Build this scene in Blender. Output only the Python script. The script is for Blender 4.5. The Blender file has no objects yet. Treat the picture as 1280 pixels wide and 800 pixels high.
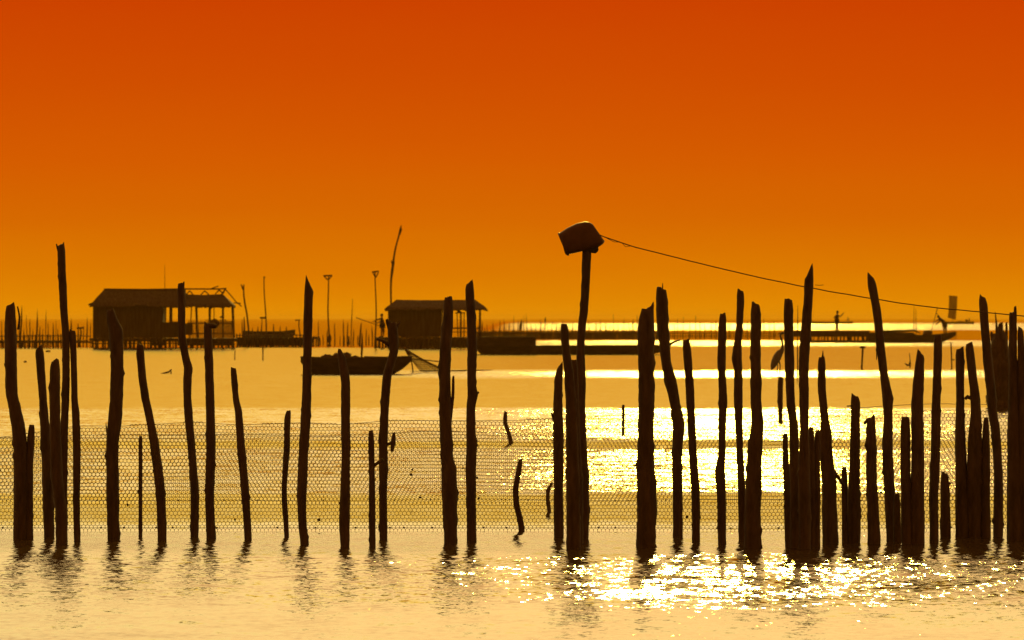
import bpy, math, random
from mathutils import Vector, noise, Matrix
import numpy as np

random.seed(11)
SC = bpy.context.scene
COL = SC.collection
R = math.radians

# ------------------------------------------------------------------ camera maths
CAM_H = 2.1                     # eye height above the lagoon
FPX = 7111.0                    # 200 mm lens, in photo pixels
HOR = 398.0                     # horizon row of the photograph
FH = FPX * CAM_H

def dist(y_water):
    """distance of a point of the water that shows at that row of the photograph"""
    return FH / (y_water - HOR)

def at(px, py, Y):
    return Vector(((px - 640.0) / FPX * Y, Y, CAM_H - (py - HOR) / FPX * Y))

def mpp(Y):
    return Y / FPX

# ------------------------------------------------------------------ materials
def new_mat(name):
    m = bpy.data.materials.new(name)
    m.use_nodes = True
    nt = m.node_tree
    return m, nt, nt.nodes['Principled BSDF']

def N(nt, t, **kw):
    n = nt.nodes.new(t)
    for k, v in kw.items():
        setattr(n, k, v)
    return n

def rough_mat(name, c1, c2, scale=(8, 8, 2), rough=0.85, bump=0.4, bscale=30.0, spec=0.25):
    m, nt, b = new_mat(name)
    tc = N(nt, 'ShaderNodeTexCoord')
    mp = N(nt, 'ShaderNodeMapping')
    mp.inputs['Scale'].default_value = scale
    nt.links.new(tc.outputs['Object'], mp.inputs['Vector'])
    nz = N(nt, 'ShaderNodeTexNoise')
    nz.inputs['Scale'].default_value = 1.0
    nz.inputs['Detail'].default_value = 6
    nz.inputs['Roughness'].default_value = 0.65
    nt.links.new(mp.outputs['Vector'], nz.inputs['Vector'])
    cr = N(nt, 'ShaderNodeValToRGB')
    cr.color_ramp.elements[0].position = 0.3
    cr.color_ramp.elements[1].position = 0.7
    cr.color_ramp.elements[0].color = (*c1, 1)
    cr.color_ramp.elements[1].color = (*c2, 1)
    nt.links.new(nz.outputs['Fac'], cr.inputs['Fac'])
    nt.links.new(cr.outputs['Color'], b.inputs['Base Color'])
    b.inputs['Roughness'].default_value = rough
    b.inputs['Specular IOR Level'].default_value = spec
    if bump:
        n2 = N(nt, 'ShaderNodeTexNoise')
        n2.inputs['Scale'].default_value = bscale / 8.0
        n2.inputs['Detail'].default_value = 5
        nt.links.new(mp.outputs['Vector'], n2.inputs['Vector'])
        bp = N(nt, 'ShaderNodeBump')
        bp.inputs['Strength'].default_value = bump
        bp.inputs['Distance'].default_value = 0.01
        nt.links.new(n2.outputs['Fac'], bp.inputs['Height'])
        nt.links.new(bp.outputs['Normal'], b.inputs['Normal'])
    return m

M = {}
M['wood'] = rough_mat('weathered_wood', (0.055, 0.040, 0.028), (0.16, 0.115, 0.080), (14, 14, 3), bump=0.6)
M['stake'] = rough_mat('grey_stake_wood', (0.06, 0.042, 0.03), (0.13, 0.095, 0.065), (5, 5, 1), bump=0)
M['bamboo'] = rough_mat('dry_bamboo', (0.12, 0.085, 0.045), (0.22, 0.16, 0.085), (4, 4, 1), rough=0.6, bump=0)
M['thatch'] = rough_mat('grey_thatch', (0.05, 0.038, 0.025), (0.14, 0.105, 0.065), (9, 2, 5), bump=0.8)
M['board'] = rough_mat('weathered_boards', (0.06, 0.045, 0.032), (0.13, 0.10, 0.07), (6, 6, 0.8), bump=0.5)
M['net'] = rough_mat('net_twine', (0.07, 0.04, 0.02), (0.13, 0.075, 0.035), (6, 6, 6), bump=0, rough=0.8)
M['rope'] = rough_mat('old_rope', (0.10, 0.075, 0.05), (0.18, 0.14, 0.09), (30, 30, 30), bump=0)
M['hull'] = rough_mat('tarred_hull', (0.035, 0.028, 0.022), (0.09, 0.07, 0.05), (1.2, 6, 6), bump=0.3, rough=0.7)
M['cloth'] = rough_mat('faded_cloth', (0.05, 0.05, 0.06), (0.10, 0.09, 0.09), (8, 8, 8), bump=0.2)
M['shorts'] = rough_mat('dark_shorts_cloth', (0.025, 0.025, 0.035), (0.05, 0.05, 0.06), (8, 8, 8), bump=0)
M['skin'] = rough_mat('skin', (0.17, 0.09, 0.055), (0.24, 0.13, 0.08), (6, 6, 6), bump=0, rough=0.5)
M['hair'] = rough_mat('black_hair', (0.012, 0.010, 0.009), (0.03, 0.025, 0.02), (40, 40, 40), bump=0, rough=0.5)
M['straw'] = rough_mat('straw_hat', (0.22, 0.16, 0.08), (0.34, 0.26, 0.13), (20, 20, 20), bump=0)
M['feather'] = rough_mat('grey_feathers', (0.16, 0.16, 0.165), (0.30, 0.30, 0.31), (14, 14, 5), bump=0.3)
M['bill'] = rough_mat('horn_bill', (0.30, 0.18, 0.05), (0.4, 0.25, 0.08), (20, 20, 20), bump=0, rough=0.4)
M['plastic'] = rough_mat('sun_bleached_plastic', (0.10, 0.055, 0.035), (0.17, 0.09, 0.055), (9, 9, 9), bump=0.2, rough=0.55)
M['metal'] = rough_mat('rusty_wire', (0.09, 0.045, 0.025), (0.16, 0.08, 0.04), (30, 30, 30), bump=0, rough=0.6)
M['sail'] = rough_mat('tanned_sailcloth', (0.20, 0.10, 0.05), (0.28, 0.15, 0.08), (1.2, 1.2, 1.2), bump=0)

# ------------------------------------------------------------------ object helpers
def world_loc(o):
    v = Vector((0, 0, 0))
    while o is not None:
        v += o.location
        o = o.parent
    return v

def tag(o, label=None, cat=None, group=None, kind=None):
    if label: o['label'] = label
    if cat: o['category'] = cat
    if group: o['group'] = group
    if kind: o['kind'] = kind
    return o

def empty(name, loc, label=None, cat=None, group=None):
    o = bpy.data.objects.new(name, None)
    o.empty_display_size = 0.3
    o.location = loc
    COL.objects.link(o)
    return tag(o, label, cat, group)

class MB:
    """collects boxes, bars, tubes and lofts in world space; build() links them as one mesh"""
    def __init__(self):
        self.v = []; self.f = []

    def loft(self, rings, cap0=True, cap1=True, closed=True):
        n = len(rings[0]); b = len(self.v)
        for r in rings: self.v.extend([tuple(p) for p in r])
        for i in range(len(rings) - 1):
            for j in range(n if closed else n - 1):
                a = b + i * n + j; c = b + i * n + (j + 1) % n
                self.f.append((a, c, c + n, a + n))
        if cap0: self._fan(rings[0], b, True)
        if cap1: self._fan(rings[-1], b + (len(rings) - 1) * n, False)

    def _fan(self, ring, start, flip, centre=None):
        c = Vector((0, 0, 0))
        for p in ring: c += Vector(p)
        c /= len(ring)
        k = len(self.v); self.v.append(tuple(c)); n = len(ring)
        for j in range(n):
            a = start + j; d = start + (j + 1) % n
            self.f.append((d, a, k) if flip else (a, d, k))

    def tube(self, pts, rad, sides=8):
        pts = [Vector(p) for p in pts]
        if not hasattr(rad, '__len__'): rad = [rad] * len(pts)
        rings = []; up = None
        for i, p in enumerate(pts):
            t = (pts[min(i + 1, len(pts) - 1)] - pts[max(i - 1, 0)])
            if t.length < 1e-9: t = Vector((0, 0, 1))
            t.normalize()
            if up is None:
                up = t.cross(Vector((0, 1, 0)))
                if up.length < 0.1: up = t.cross(Vector((1, 0, 0)))
            up = (up - t * up.dot(t)).normalized()
            w = t.cross(up)
            rings.append([p + (up * math.cos(2 * math.pi * j / sides) + w * math.sin(2 * math.pi * j / sides)) * rad[i] for j in range(sides)])
        self.loft(rings)

    def box(self, c, s):
        x, y, z = c; a, b_, d = s[0] / 2, s[1] / 2, s[2] / 2
        b = len(self.v)
        for sx in (-1, 1):
            for sy in (-1, 1):
                for sz in (-1, 1):
                    self.v.append((x + sx * a, y + sy * b_, z + sz * d))
        for q in ((0, 1, 3, 2), (4, 6, 7, 5), (0, 4, 5, 1), (2, 3, 7, 6), (0, 2, 6, 4), (1, 5, 7, 3)):
            self.f.append(tuple(b + i for i in q))

    def blob(self, c, s, seg=12, rings=8, jit=0.15, seed=0):
        c = Vector(c); rr = []
        for i in range(rings + 1):
            th = math.pi * (0.02 + 0.96 * i / rings); ring = []
            for j in range(seg):
                ph = 2 * math.pi * j / seg
                d = Vector((math.sin(th) * math.cos(ph), math.sin(th) * math.sin(ph), math.cos(th)))
                k = 1 + jit * noise.noise(d * 2.3 + Vector((seed * 7.1, 3, 1)))
                ring.append(c + Vector((d.x * s[0], d.y * s[1], d.z * s[2])) * k)
            rr.append(ring)
        self.loft(rr)

    def build(self, name, mat, parent=None, origin=None, smooth=True):
        if parent is not None:
            org = world_loc(parent); loc = Vector((0, 0, 0))
        else:
            org = Vector(origin) if origin is not None else Vector((0, 0, 0)); loc = org
        me = bpy.data.meshes.new(name)
        me.from_pydata([(v[0] - org.x, v[1] - org.y, v[2] - org.z) for v in self.v], [], self.f)
        me.materials.append(mat)
        if smooth:
            me.polygons.foreach_set('use_smooth', [True] * len(me.polygons))
        me.update()
        o = bpy.data.objects.new(name, me)
        COL.objects.link(o)
        o.location = loc
        o.parent = parent
        return o

def copy_part(src, parent, offset):
    c = src.copy(); COL.objects.link(c); c.parent = parent
    c.location = src.location + Vector(offset)
    return c

def catmull(pts, step):
    """smooth resampling of (x, y, z, r) tuples"""
    P = [np.array(p, float) for p in pts]
    P = [2 * P[0] - P[1]] + P + [2 * P[-1] - P[-2]]
    out = []
    for i in range(1, len(P) - 2):
        L = np.linalg.norm(P[i + 1][:3] - P[i][:3]); n = max(1, int(L / step))
        for k in range(n):
            t = k / n
            a = 0.5 * ((2 * P[i]) + (-P[i - 1] + P[i + 1]) * t + (2 * P[i - 1] - 5 * P[i] + 4 * P[i + 1] - P[i + 2]) * t * t
                       + (-P[i - 1] + 3 * P[i] - 3 * P[i + 1] + P[i + 2]) * t ** 3)
            b = P[i] * (1 - t) + P[i + 1] * t
            out.append(a * 0.6 + b * 0.4)
    out.append(P[-2])
    return out

def trunk(mb, path, sides, step, slant=0.0, rag=0.6, seed=0.0, gnarl=0.07):
    """gnarled round timber along (x,y,z,r), first point is the broken top, last the foot"""
    S = catmull(path, step)
    rings = []
    r0 = S[0][3]
    rnd = random.Random(int(seed * 1000) + 5)
    zt, zb = S[0][2], S[-1][2]
    knots = [(rnd.uniform(zb, zt - 2 * r0), rnd.choice((0, math.pi)) + rnd.uniform(-.9, .9), rnd.uniform(.12, .34), rnd.uniform(.25, .7) * r0) for _ in range(int(max(0, zt - zb) * 3.2) + 1)] if zt - zb > 0.5 else []
    rag_v = [rnd.gauss(0, .5) for _ in range(sides)]
    for i, p in enumerate(S):
        ring = []
        for j in range(sides):
            th = 2 * math.pi * j / sides
            c, s = math.cos(th), math.sin(th)
            h = p[2]
            k = 1 + gnarl * 1.6 * noise.noise(Vector((c * 1.4 + seed, s * 1.4, h * 2.2))) \
                  + gnarl * 1.3 * noise.noise(Vector((c * 2.6, s * 2.6 + seed, h * 9.0))) \
                  + gnarl * 0.8 * noise.noise(Vector((c * 5, s * 5 + seed, h * 30.0)))
            for kz, ka, kh, kw in knots:
                if abs(h - kz) < 3 * kw:
                    da = (th - ka + math.pi) % (2 * math.pi) - math.pi
                    k += kh * math.exp(-((h - kz) / kw) ** 2 - (da / .7) ** 2)
            ring.append(Vector((p[0] + c * p[3] * k, p[1] + s * p[3] * k, h)))
        rings.append(ring)
    # broken top: slant across x plus ragged splinters, fading down the first few rings
    for i, ring in enumerate(rings):
        dz = (Vector(S[0][:3]) - Vector(S[i][:3])).length
        w = max(0.0, 1 - dz / (r0 * 2.2))
        if w <= 0: break
        for j in range(sides):
            th = 2 * math.pi * j / sides
            ring[j].z += w * (slant * r0 * math.cos(th) + rag * r0 * (.55 * noise.noise(Vector((math.cos(th) * 1.3 + seed * 3, math.sin(th) * 1.3, seed))) + .45 * rag_v[j]))
            c0 = Vector((S[i][0], S[i][1], 0)); sh = 1 - .22 * w * w
            ring[j].x = c0.x + (ring[j].x - c0.x) * sh; ring[j].y = c0.y + (ring[j].y - c0.y) * sh
    rings.reverse()
    mb.loft(rings)

# ------------------------------------------------------------------ world, sun, camera
SUN_EL, SUN_AZ = R(16.5), R(2.1)      # low sun above the frame, a little to the right of the view

def build_world():
    w = bpy.data.worlds.new('World'); SC.world = w
    w.use_nodes = True
    nt = w.node_tree; nt.nodes.clear()
    out = N(nt, 'ShaderNodeOutputWorld'); bg = N(nt, 'ShaderNodeBackground')
    bg.inputs['Strength'].default_value = 0.1
    tc = N(nt, 'ShaderNodeTexCoord'); sep = N(nt, 'ShaderNodeSeparateXYZ')
    nt.links.new(tc.outputs['Generated'], sep.inputs[0])
    # dust layers low over the water: deep orange belt, pale gold above it
    mr = N(nt, 'ShaderNodeMapRange'); mr.inputs['From Min'].default_value = 0.0; mr.inputs['From Max'].default_value = 0.5
    dmp = N(nt, 'ShaderNodeMapping'); dmp.inputs['Scale'].default_value = (5, 5, 55); nt.links.new(tc.outputs['Generated'], dmp.inputs['Vector'])
    dnz = N(nt, 'ShaderNodeTexNoise'); dnz.inputs['Scale'].default_value = 1.0; dnz.inputs['Detail'].default_value = 4; nt.links.new(dmp.outputs[0], dnz.inputs['Vector'])
    dsc = N(nt, 'ShaderNodeMath', operation='MULTIPLY_ADD'); nt.links.new(dnz.outputs['Fac'], dsc.inputs[0]); dsc.inputs[1].default_value = 0.009; dsc.inputs[2].default_value = -0.0045
    dad = N(nt, 'ShaderNodeMath', operation='ADD'); nt.links.new(sep.outputs['Z'], dad.inputs[0]); nt.links.new(dsc.outputs[0], dad.inputs[1])
    nt.links.new(dad.outputs[0], mr.inputs['Value'])
    cr = N(nt, 'ShaderNodeValToRGB'); ramp = cr.color_ramp
    ramp.interpolation = 'LINEAR'
    stops = SKY_STOPS
    while len(ramp.elements) < len(stops): ramp.elements.new(0.5)
    for e, (z, c) in zip(ramp.elements, stops):
        e.position = z / 0.5; e.color = (c[0], c[1], c[2], 1)
    nt.links.new(mr.outputs[0], cr.inputs['Fac'])
    # the glow is on the sun's side of the sky, the far side is dim
    dot = N(nt, 'ShaderNodeVectorMath', operation='DOT_PRODUCT')
    nt.links.new(tc.outputs['Generated'], dot.inputs[0])
    dot.inputs[1].default_value = (math.sin(SUN_AZ), math.cos(SUN_AZ), 0)
    side = N(nt, 'ShaderNodeMapRange'); side.interpolation_type = 'SMOOTHSTEP'
    side.inputs['From Min'].default_value = -0.2; side.inputs['From Max'].default_value = 0.95
    nt.links.new(dot.outputs['Value'], side.inputs['Value'])
    mul = N(nt, 'ShaderNodeVectorMath', operation='MULTIPLY')
    sm = N(nt, 'ShaderNodeMix', data_type='RGBA'); sm.inputs[6].default_value = (*SKY_BACK, 1); sm.inputs[7].default_value = (10, 10, 10, 1); nt.links.new(side.outputs[0], sm.inputs[0])
    nt.links.new(cr.outputs['Color'], mul.inputs[0]); nt.links.new(sm.outputs[2], mul.inputs[1])
    sky = N(nt, 'ShaderNodeTexSky', sky_type='NISHITA', sun_disc=False)
    sky.sun_elevation = SUN_EL; sky.sun_rotation = SUN_AZ
    sky.dust_density = 6.0; sky.air_density = 2.0; sky.ozone_density = 1.0
    tint = N(nt, 'ShaderNodeVectorMath', operation='MULTIPLY')
    nt.links.new(sky.outputs['Color'], tint.inputs[0]); tint.inputs[1].default_value = SKY_TINT
    # the dust belt hides the clear sky low down
    veil = N(nt, 'ShaderNodeMapRange'); veil.inputs['From Min'].default_value = 0.06; veil.inputs['From Max'].default_value = 0.2
    nt.links.new(sep.outputs['Z'], veil.inputs['Value'])
    sc = N(nt, 'ShaderNodeVectorMath', operation='SCALE')
    nt.links.new(tint.outputs[0], sc.inputs[0]); nt.links.new(veil.outputs[0], sc.inputs['Scale'])
    add = N(nt, 'ShaderNodeVectorMath', operation='ADD')
    nt.links.new(mul.outputs[0], add.inputs[0]); nt.links.new(sc.outputs[0], add.inputs[1])
    nt.links.new(add.outputs[0], bg.inputs['Color']); nt.links.new(bg.outputs[0], out.inputs['Surface'])

    L = bpy.data.lights.new('sun', 'SUN'); L.energy = 1.9; L.angle = R(0.5); L.color = (1.0, 0.62, 0.07)
    so = bpy.data.objects.new('sun', L); COL.objects.link(so)
    d = Vector((math.sin(SUN_AZ) * math.cos(SUN_EL), math.cos(SUN_AZ) * math.cos(SUN_EL), math.sin(SUN_EL)))
    so.rotation_euler = d.to_track_quat('Z', 'Y').to_euler(); so.location = d * 60 + Vector((0, 40, 0))

    cam = bpy.data.cameras.new('camera'); cam.lens = 200; cam.sensor_width = 36
    cam.dof.use_dof = True; cam.dof.focus_distance = 52; cam.dof.aperture_fstop = 11
    cam.clip_start = 0.5; cam.clip_end = 80000
    co = bpy.data.objects.new('camera', cam); COL.objects.link(co)
    co.location = (0, 0, CAM_H); co.rotation_euler = (R(90) - (400 - HOR) / FPX, 0, 0)
    SC.camera = co
    vs = SC.view_settings
    vs.view_transform = 'Standard'; vs.look = 'None'; vs.exposure = 0; vs.gamma = 1; vs.use_curve_mapping = False
    SC.render.film_transparent = False
    c = SC.cycles
    c.max_bounces = 6; c.glossy_bounces = 3; c.diffuse_bounces = 2; c.volume_bounces = 0
    c.caustics_reflective = False; c.caustics_refractive = False
    c.sample_clamp_direct = 0; c.sample_clamp_indirect = 4
    c.use_denoising = True

def s2l(c):
    return tuple((x / 255 / 12.92) if x / 255 < 0.04045 else ((x / 255 + 0.055) / 1.055) ** 2.4 for x in c)

SKY_STOPS = [(0.000, s2l((230, 142, 0))), (0.0096, s2l((220, 120, 0))), (0.019, s2l((214, 101, 0))), (0.028, s2l((213, 90, 0))), (0.042, s2l((208, 76, 0))),
             (0.057, s2l((204, 64, 0))), (0.064, (0.80, 0.20, 0.0)), (0.080, (1.25, 0.66, 0.0)), (0.115, (1.5, 1.02, 0.15)), (0.16, (1.47, 1.42, 0.54)), (0.26, (1.45, 1.38, 0.56)), (0.38, (0.85, 0.55, 0.2)),
             (0.5, (0.5, 0.24, 0.08))]
SKY_BACK = (3.2, 1.5, 0.7)
SKY_TINT = (0.16, 0.06, 0.012)

# ------------------------------------------------------------------ water
# wind-ruffled and calm belts of the lagoon: (distance m, slope of the ripples)
def build_water():
    m, nt, b = new_mat('lagoon_water')
    nt.nodes.remove(b)
    out = [n for n in nt.nodes if n.type == 'OUTPUT_MATERIAL'][0]
    body = N(nt, 'ShaderNodeBsdfDiffuse'); body.inputs['Color'].default_value = (0.10, 0.075, 0.035, 1)     # silty water
    gl = N(nt, 'ShaderNodeBsdfGlossy', distribution='BECKMANN')
    fr = N(nt, 'ShaderNodeFresnel'); fr.inputs['IOR'].default_value = 1.333
    mix = N(nt, 'ShaderNodeMixShader')
    nt.links.new(fr.outputs[0], mix.inputs[0]); nt.links.new(body.outputs[0], mix.inputs[1]); nt.links.new(gl.outputs[0], mix.inputs[2])
    nt.links.new(mix.outputs[0], out.inputs['Surface'])
    geo = N(nt, 'ShaderNodeNewGeometry')
    sep = N(nt, 'ShaderNodeSeparateXYZ'); nt.links.new(geo.outputs['Position'], sep.inputs[0])
    def math_(op, a, bb=None):
        n = N(nt, 'ShaderNodeMath', operation=op)
        for i, x in enumerate((a, bb)):
            if x is None: continue
            if isinstance(x, (int, float)): n.inputs[i].default_value = x
            else: nt.links.new(x, n.inputs[i])
        return n.outputs[0]
    # edges of the belts wander
    def noise_(scale_vec, detail, rough=0.5):
        mp = N(nt, 'ShaderNodeMapping'); mp.inputs['Scale'].default_value = scale_vec
        nt.links.new(geo.outputs['Position'], mp.inputs['Vector'])
        nz = N(nt, 'ShaderNodeTexNoise'); nz.inputs['Scale'].default_value = 1; nz.inputs['Detail'].default_value = detail
        nz.inputs['Roughness'].default_value = rough
        nt.links.new(mp.outputs[0], nz.inputs['Vector'])
        return nz
    near = math_('DIVIDE', 14.933, sep.outputs['Y'])           # 0 at the horizon, 0.4 close by
    wob = noise_((0.35, 0.12, 0), 3)
    wv = math_('ADD', math_('MULTIPLY', math_('SUBTRACT', wob.outputs['Fac'], 0.5), 0.05), 1.0)
    u = math_('MULTIPLY', near, wv)
    cr = N(nt, 'ShaderNodeValToRGB'); ramp = cr.color_ramp
    cl = N(nt, 'ShaderNodeValToRGB')
    for rmp, tab in ((ramp, WATER), (cl.color_ramp, LEE)):
        while len(rmp.elements) < len(tab): rmp.elements.new(0.5)
        for e, (p, q) in zip(rmp.elements, tab):
            e.position = p / 1000 / 0.45; e.color = q
    un = math_('DIVIDE', u, 0.45)
    nt.links.new(un, cr.inputs['Fac']); nt.links.new(un, cl.inputs['Fac'])
    lee = N(nt, 'ShaderNodeMapRange'); lee.interpolation_type = 'SMOOTHSTEP'
    lee.inputs['From Min'].default_value = -9.0; lee.inputs['From Max'].default_value = 4.0
    wob2 = noise_((0.02, 0.01, 0), 2)
    nt.links.new(math_('ADD', sep.outputs['X'], math_('MULTIPLY', math_('SUBTRACT', wob2.outputs['Fac'], 0.5), 6.0)), lee.inputs['Value'])
    mc = N(nt, 'ShaderNodeMix', data_type='RGBA'); nt.links.new(lee.outputs[0], mc.inputs[0]); nt.links.new(cl.outputs['Color'], mc.inputs[6]); nt.links.new(cr.outputs['Color'], mc.inputs[7])
    ma = N(nt, 'ShaderNodeMix', data_type='FLOAT'); nt.links.new(lee.outputs[0], ma.inputs[0]); nt.links.new(cl.outputs['Alpha'], ma.inputs[2]); nt.links.new(cr.outputs['Alpha'], ma.inputs[3])
    slope = mc.outputs[2]; fine = ma.outputs[0]
    ssep = N(nt, 'ShaderNodeSeparateXYZ'); nt.links.new(slope, ssep.inputs[0])
    # gust patches
    pat = noise_((0.5, 0.10, 0), 2)
    pm = N(nt, 'ShaderNodeMapRange'); pm.inputs['From Min'].default_value = 0.3; pm.inputs['From Max'].default_value = 0.7
    pm.inputs['To Min'].default_value = 0.75; pm.inputs['To Max'].default_value = 1.25
    nt.links.new(pat.outputs['Fac'], pm.inputs['Value'])
    n1 = noise_((13.0, 6.5, 0), 2.5, 0.6)      # ripples
    n2 = noise_((1.6, 1.5, 0), 3.0, 0.6)       # longer wavelets
    def centred(node):
        v = N(nt, 'ShaderNodeVectorMath', operation='SUBTRACT'); nt.links.new(node.outputs['Color'], v.inputs[0])
        v.inputs[1].default_value = (0.5, 0.5, 0.5); return v.outputs[0]
    def scl(v, k):
        n = N(nt, 'ShaderNodeVectorMath', operation='MULTIPLY'); nt.links.new(v, n.inputs[0])
        if isinstance(k, tuple): n.inputs[1].default_value = k
        else: nt.links.new(k, n.inputs[1])
        return n.outputs[0]
    s1 = scl(centred(n1), (7.0, 6.2, 0)); s2 = scl(centred(n2), (3.0, 4.2, 0))
    ad = N(nt, 'ShaderNodeVectorMath', operation='ADD'); nt.links.new(s1, ad.inputs[0]); nt.links.new(s2, ad.inputs[1])
    rip = scl(ad.outputs[0], slope)
    st1 = noise_((0.0012, 0.0045, 0), 2); st2 = noise_((0.02, 0.035, 0), 2)
    def band(n, lo, hi):
        m_ = N(nt, 'ShaderNodeMapRange'); m_.inputs['From Min'].default_value = 0.35; m_.inputs['From Max'].default_value = 0.65
        m_.inputs['To Min'].default_value = lo; m_.inputs['To Max'].default_value = hi
        nt.links.new(n.outputs['Fac'], m_.inputs['Value']); return m_.outputs[0]
    gust = math_('MULTIPLY', pm.outputs[0], math_('MULTIPLY', band(st1, .6, 1.25), band(st2, .75, 1.2)))
    comb = N(nt, 'ShaderNodeCombineXYZ'); nt.links.new(math_('MULTIPLY', ssep.outputs['Z'], -1.0), comb.inputs['Y'])
    sc0 = N(nt, 'ShaderNodeVectorMath', operation='SCALE'); nt.links.new(rip, sc0.inputs[0]); nt.links.new(gust, sc0.inputs['Scale'])
    sc = N(nt, 'ShaderNodeVectorMath', operation='ADD'); nt.links.new(sc0.outputs[0], sc.inputs[0]); nt.links.new(comb.outputs[0], sc.inputs[1])
    up = N(nt, 'ShaderNodeVectorMath', operation='ADD'); nt.links.new(sc.outputs[0], up.inputs[0]); up.inputs[1].default_value = (0, 0, 1)
    nm = N(nt, 'ShaderNodeVectorMath', operation='NORMALIZE'); nt.links.new(up.outputs[0], nm.inputs[0])
    for x in (body, gl, fr): nt.links.new(nm.outputs[0], x.inputs['Normal'])
    nt.links.new(fine, gl.inputs['Roughness'])
    me = bpy.data.meshes.new('water')
    X, Y0, Y1 = 9000.0, -60.0, 30000.0
    me.from_pydata([(-X, Y0, 0), (X, Y0, 0), (X, Y1, 0), (-X, Y1, 0)], [], [(0, 1, 2, 3)])
    me.materials.append(m)
    o = bpy.data.objects.new('water', me); COL.objects.link(o); o['kind'] = 'structure'

# ripple slope across the view, along the view, and lean of the ripples towards the camera, against rows below the horizon
# the fourth number is the fine capillary roughness
CALM = (0.008, 0.006, 0.028, .15); ROUGH = (0.100, 0.080, 0.065, .17); NEARW = (0.070, 0.026, 0.066, .085); GLIT = (.125, .085, .074, .12); QUIET = (.02, .012, .037, .12)
CALMF = (.008, .006, .019, .15); FARC = (0.003, 0.002, 0.001, .06); FARW = (.085, .060, .04, .19)
WATER = [(0.0, FARC), (4.5, FARC), (6.0, FARW), (14.5, FARW), (15.5, FARC), (26.5, FARC), (27.5, FARW), (34, FARW), (35.5, CALMF), (64, CALMF), (66, ROUGH), (73, ROUGH), (75, CALM),
         (111, CALM), (113, ROUGH), (151, ROUGH), (154, QUIET), (161, QUIET), (164, ROUGH), (216, ROUGH), (221, QUIET), (252, QUIET), (266, NEARW), (292, NEARW), (302, GLIT), (345, GLIT), (366, NEARW), (450, NEARW)]
# sheltered water over towards the huts: the far belts are ruffled only out on the open side
NEARL = (.080, .030, .088, .11)
LEE = [(0.0, FARC), (35, FARC), (37, CALM), (111, CALM), (114, (.05, .04, .040, .15)), (151, (.05, .04, .040, .15)), (154, QUIET), (161, QUIET), (164, (.06, .045, .042, .15)), (216, (.06, .045, .042, .15)), (221, QUIET), (252, QUIET), (266, NEARL), (292, NEARL), (450, NEARL)]

def build_haze():
    m = bpy.data.materials.new('haze_air'); m.use_nodes = True
    nt = m.node_tree; nt.nodes.clear()
    out = N(nt, 'ShaderNodeOutputMaterial'); pv = N(nt, 'ShaderNodeVolumePrincipled')
    pv.inputs['Color'].default_value = HAZE_COL; pv.inputs['Density'].default_value = HAZE_D
    pv.inputs['Anisotropy'].default_value = HAZE_G
    nt.links.new(pv.outputs[0], out.inputs['Volume'])
    mb = MB(); mb.box((0, 15000, 5.5), (18400, 30400, 14.0))
    o = mb.build('haze', m, smooth=False); o['kind'] = 'stuff'
HAZE_COL = (1.0, 0.60, 0.05, 1); HAZE_D = 0.00008; HAZE_G = 0.3

# ------------------------------------------------------------------ near posts along the net
POST_GROUP = 'weathered posts along the net fence'
def post(label, slant, pts, branches=(), name='wooden_post', cat='post', group=POST_GROUP, mat='wood', rag=0.7, yw=None, sides=14, gnarl=0.07, step=0.03, twigs=()):
    yw = yw or pts[-1][1]
    Y = dist(yw); k = mpp(Y); seed = pts[0][0] * 0.37
    top = pts[0][1]; lean = random.uniform(-0.10, 0.10)
    def P(q):
        d = lean * (yw - q[1]) / max(yw - top, 1)
        v = at(q[0], q[1], Y); return (v.x, Y + d, v.z, q[2] * 0.5 * k)
    path = [P(q) for q in pts]
    e = path[-1]
    path.append((e[0] + (path[-1][0] - path[-2][0]) * 0.1, e[1], e[2] - 0.45, e[3]))
    mb = MB(); trunk(mb, path, sides, step * max(1, k / 0.0075), slant, rag, seed, gnarl)
    b = at(pts[-1][0], yw, Y); b.z = 0
    o = mb.build(name, M[mat], origin=b)
    tag(o, label, cat, group)
    for br in branches:
        bm = MB(); bp = [P(q) for q in br]
        trunk(bm, bp, 10, 0.02 * max(1, k / 0.0075), 0.3, 0.8, seed + br[0][0], 0.10) if abs(br[0][1] - br[-1][1]) > abs(br[0][0] - br[-1][0]) else bm.tube([p[:3] for p in bp], [p[3] for p in bp], 8)
        bm.build('branch', M[mat], parent=o)
    return o

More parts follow.
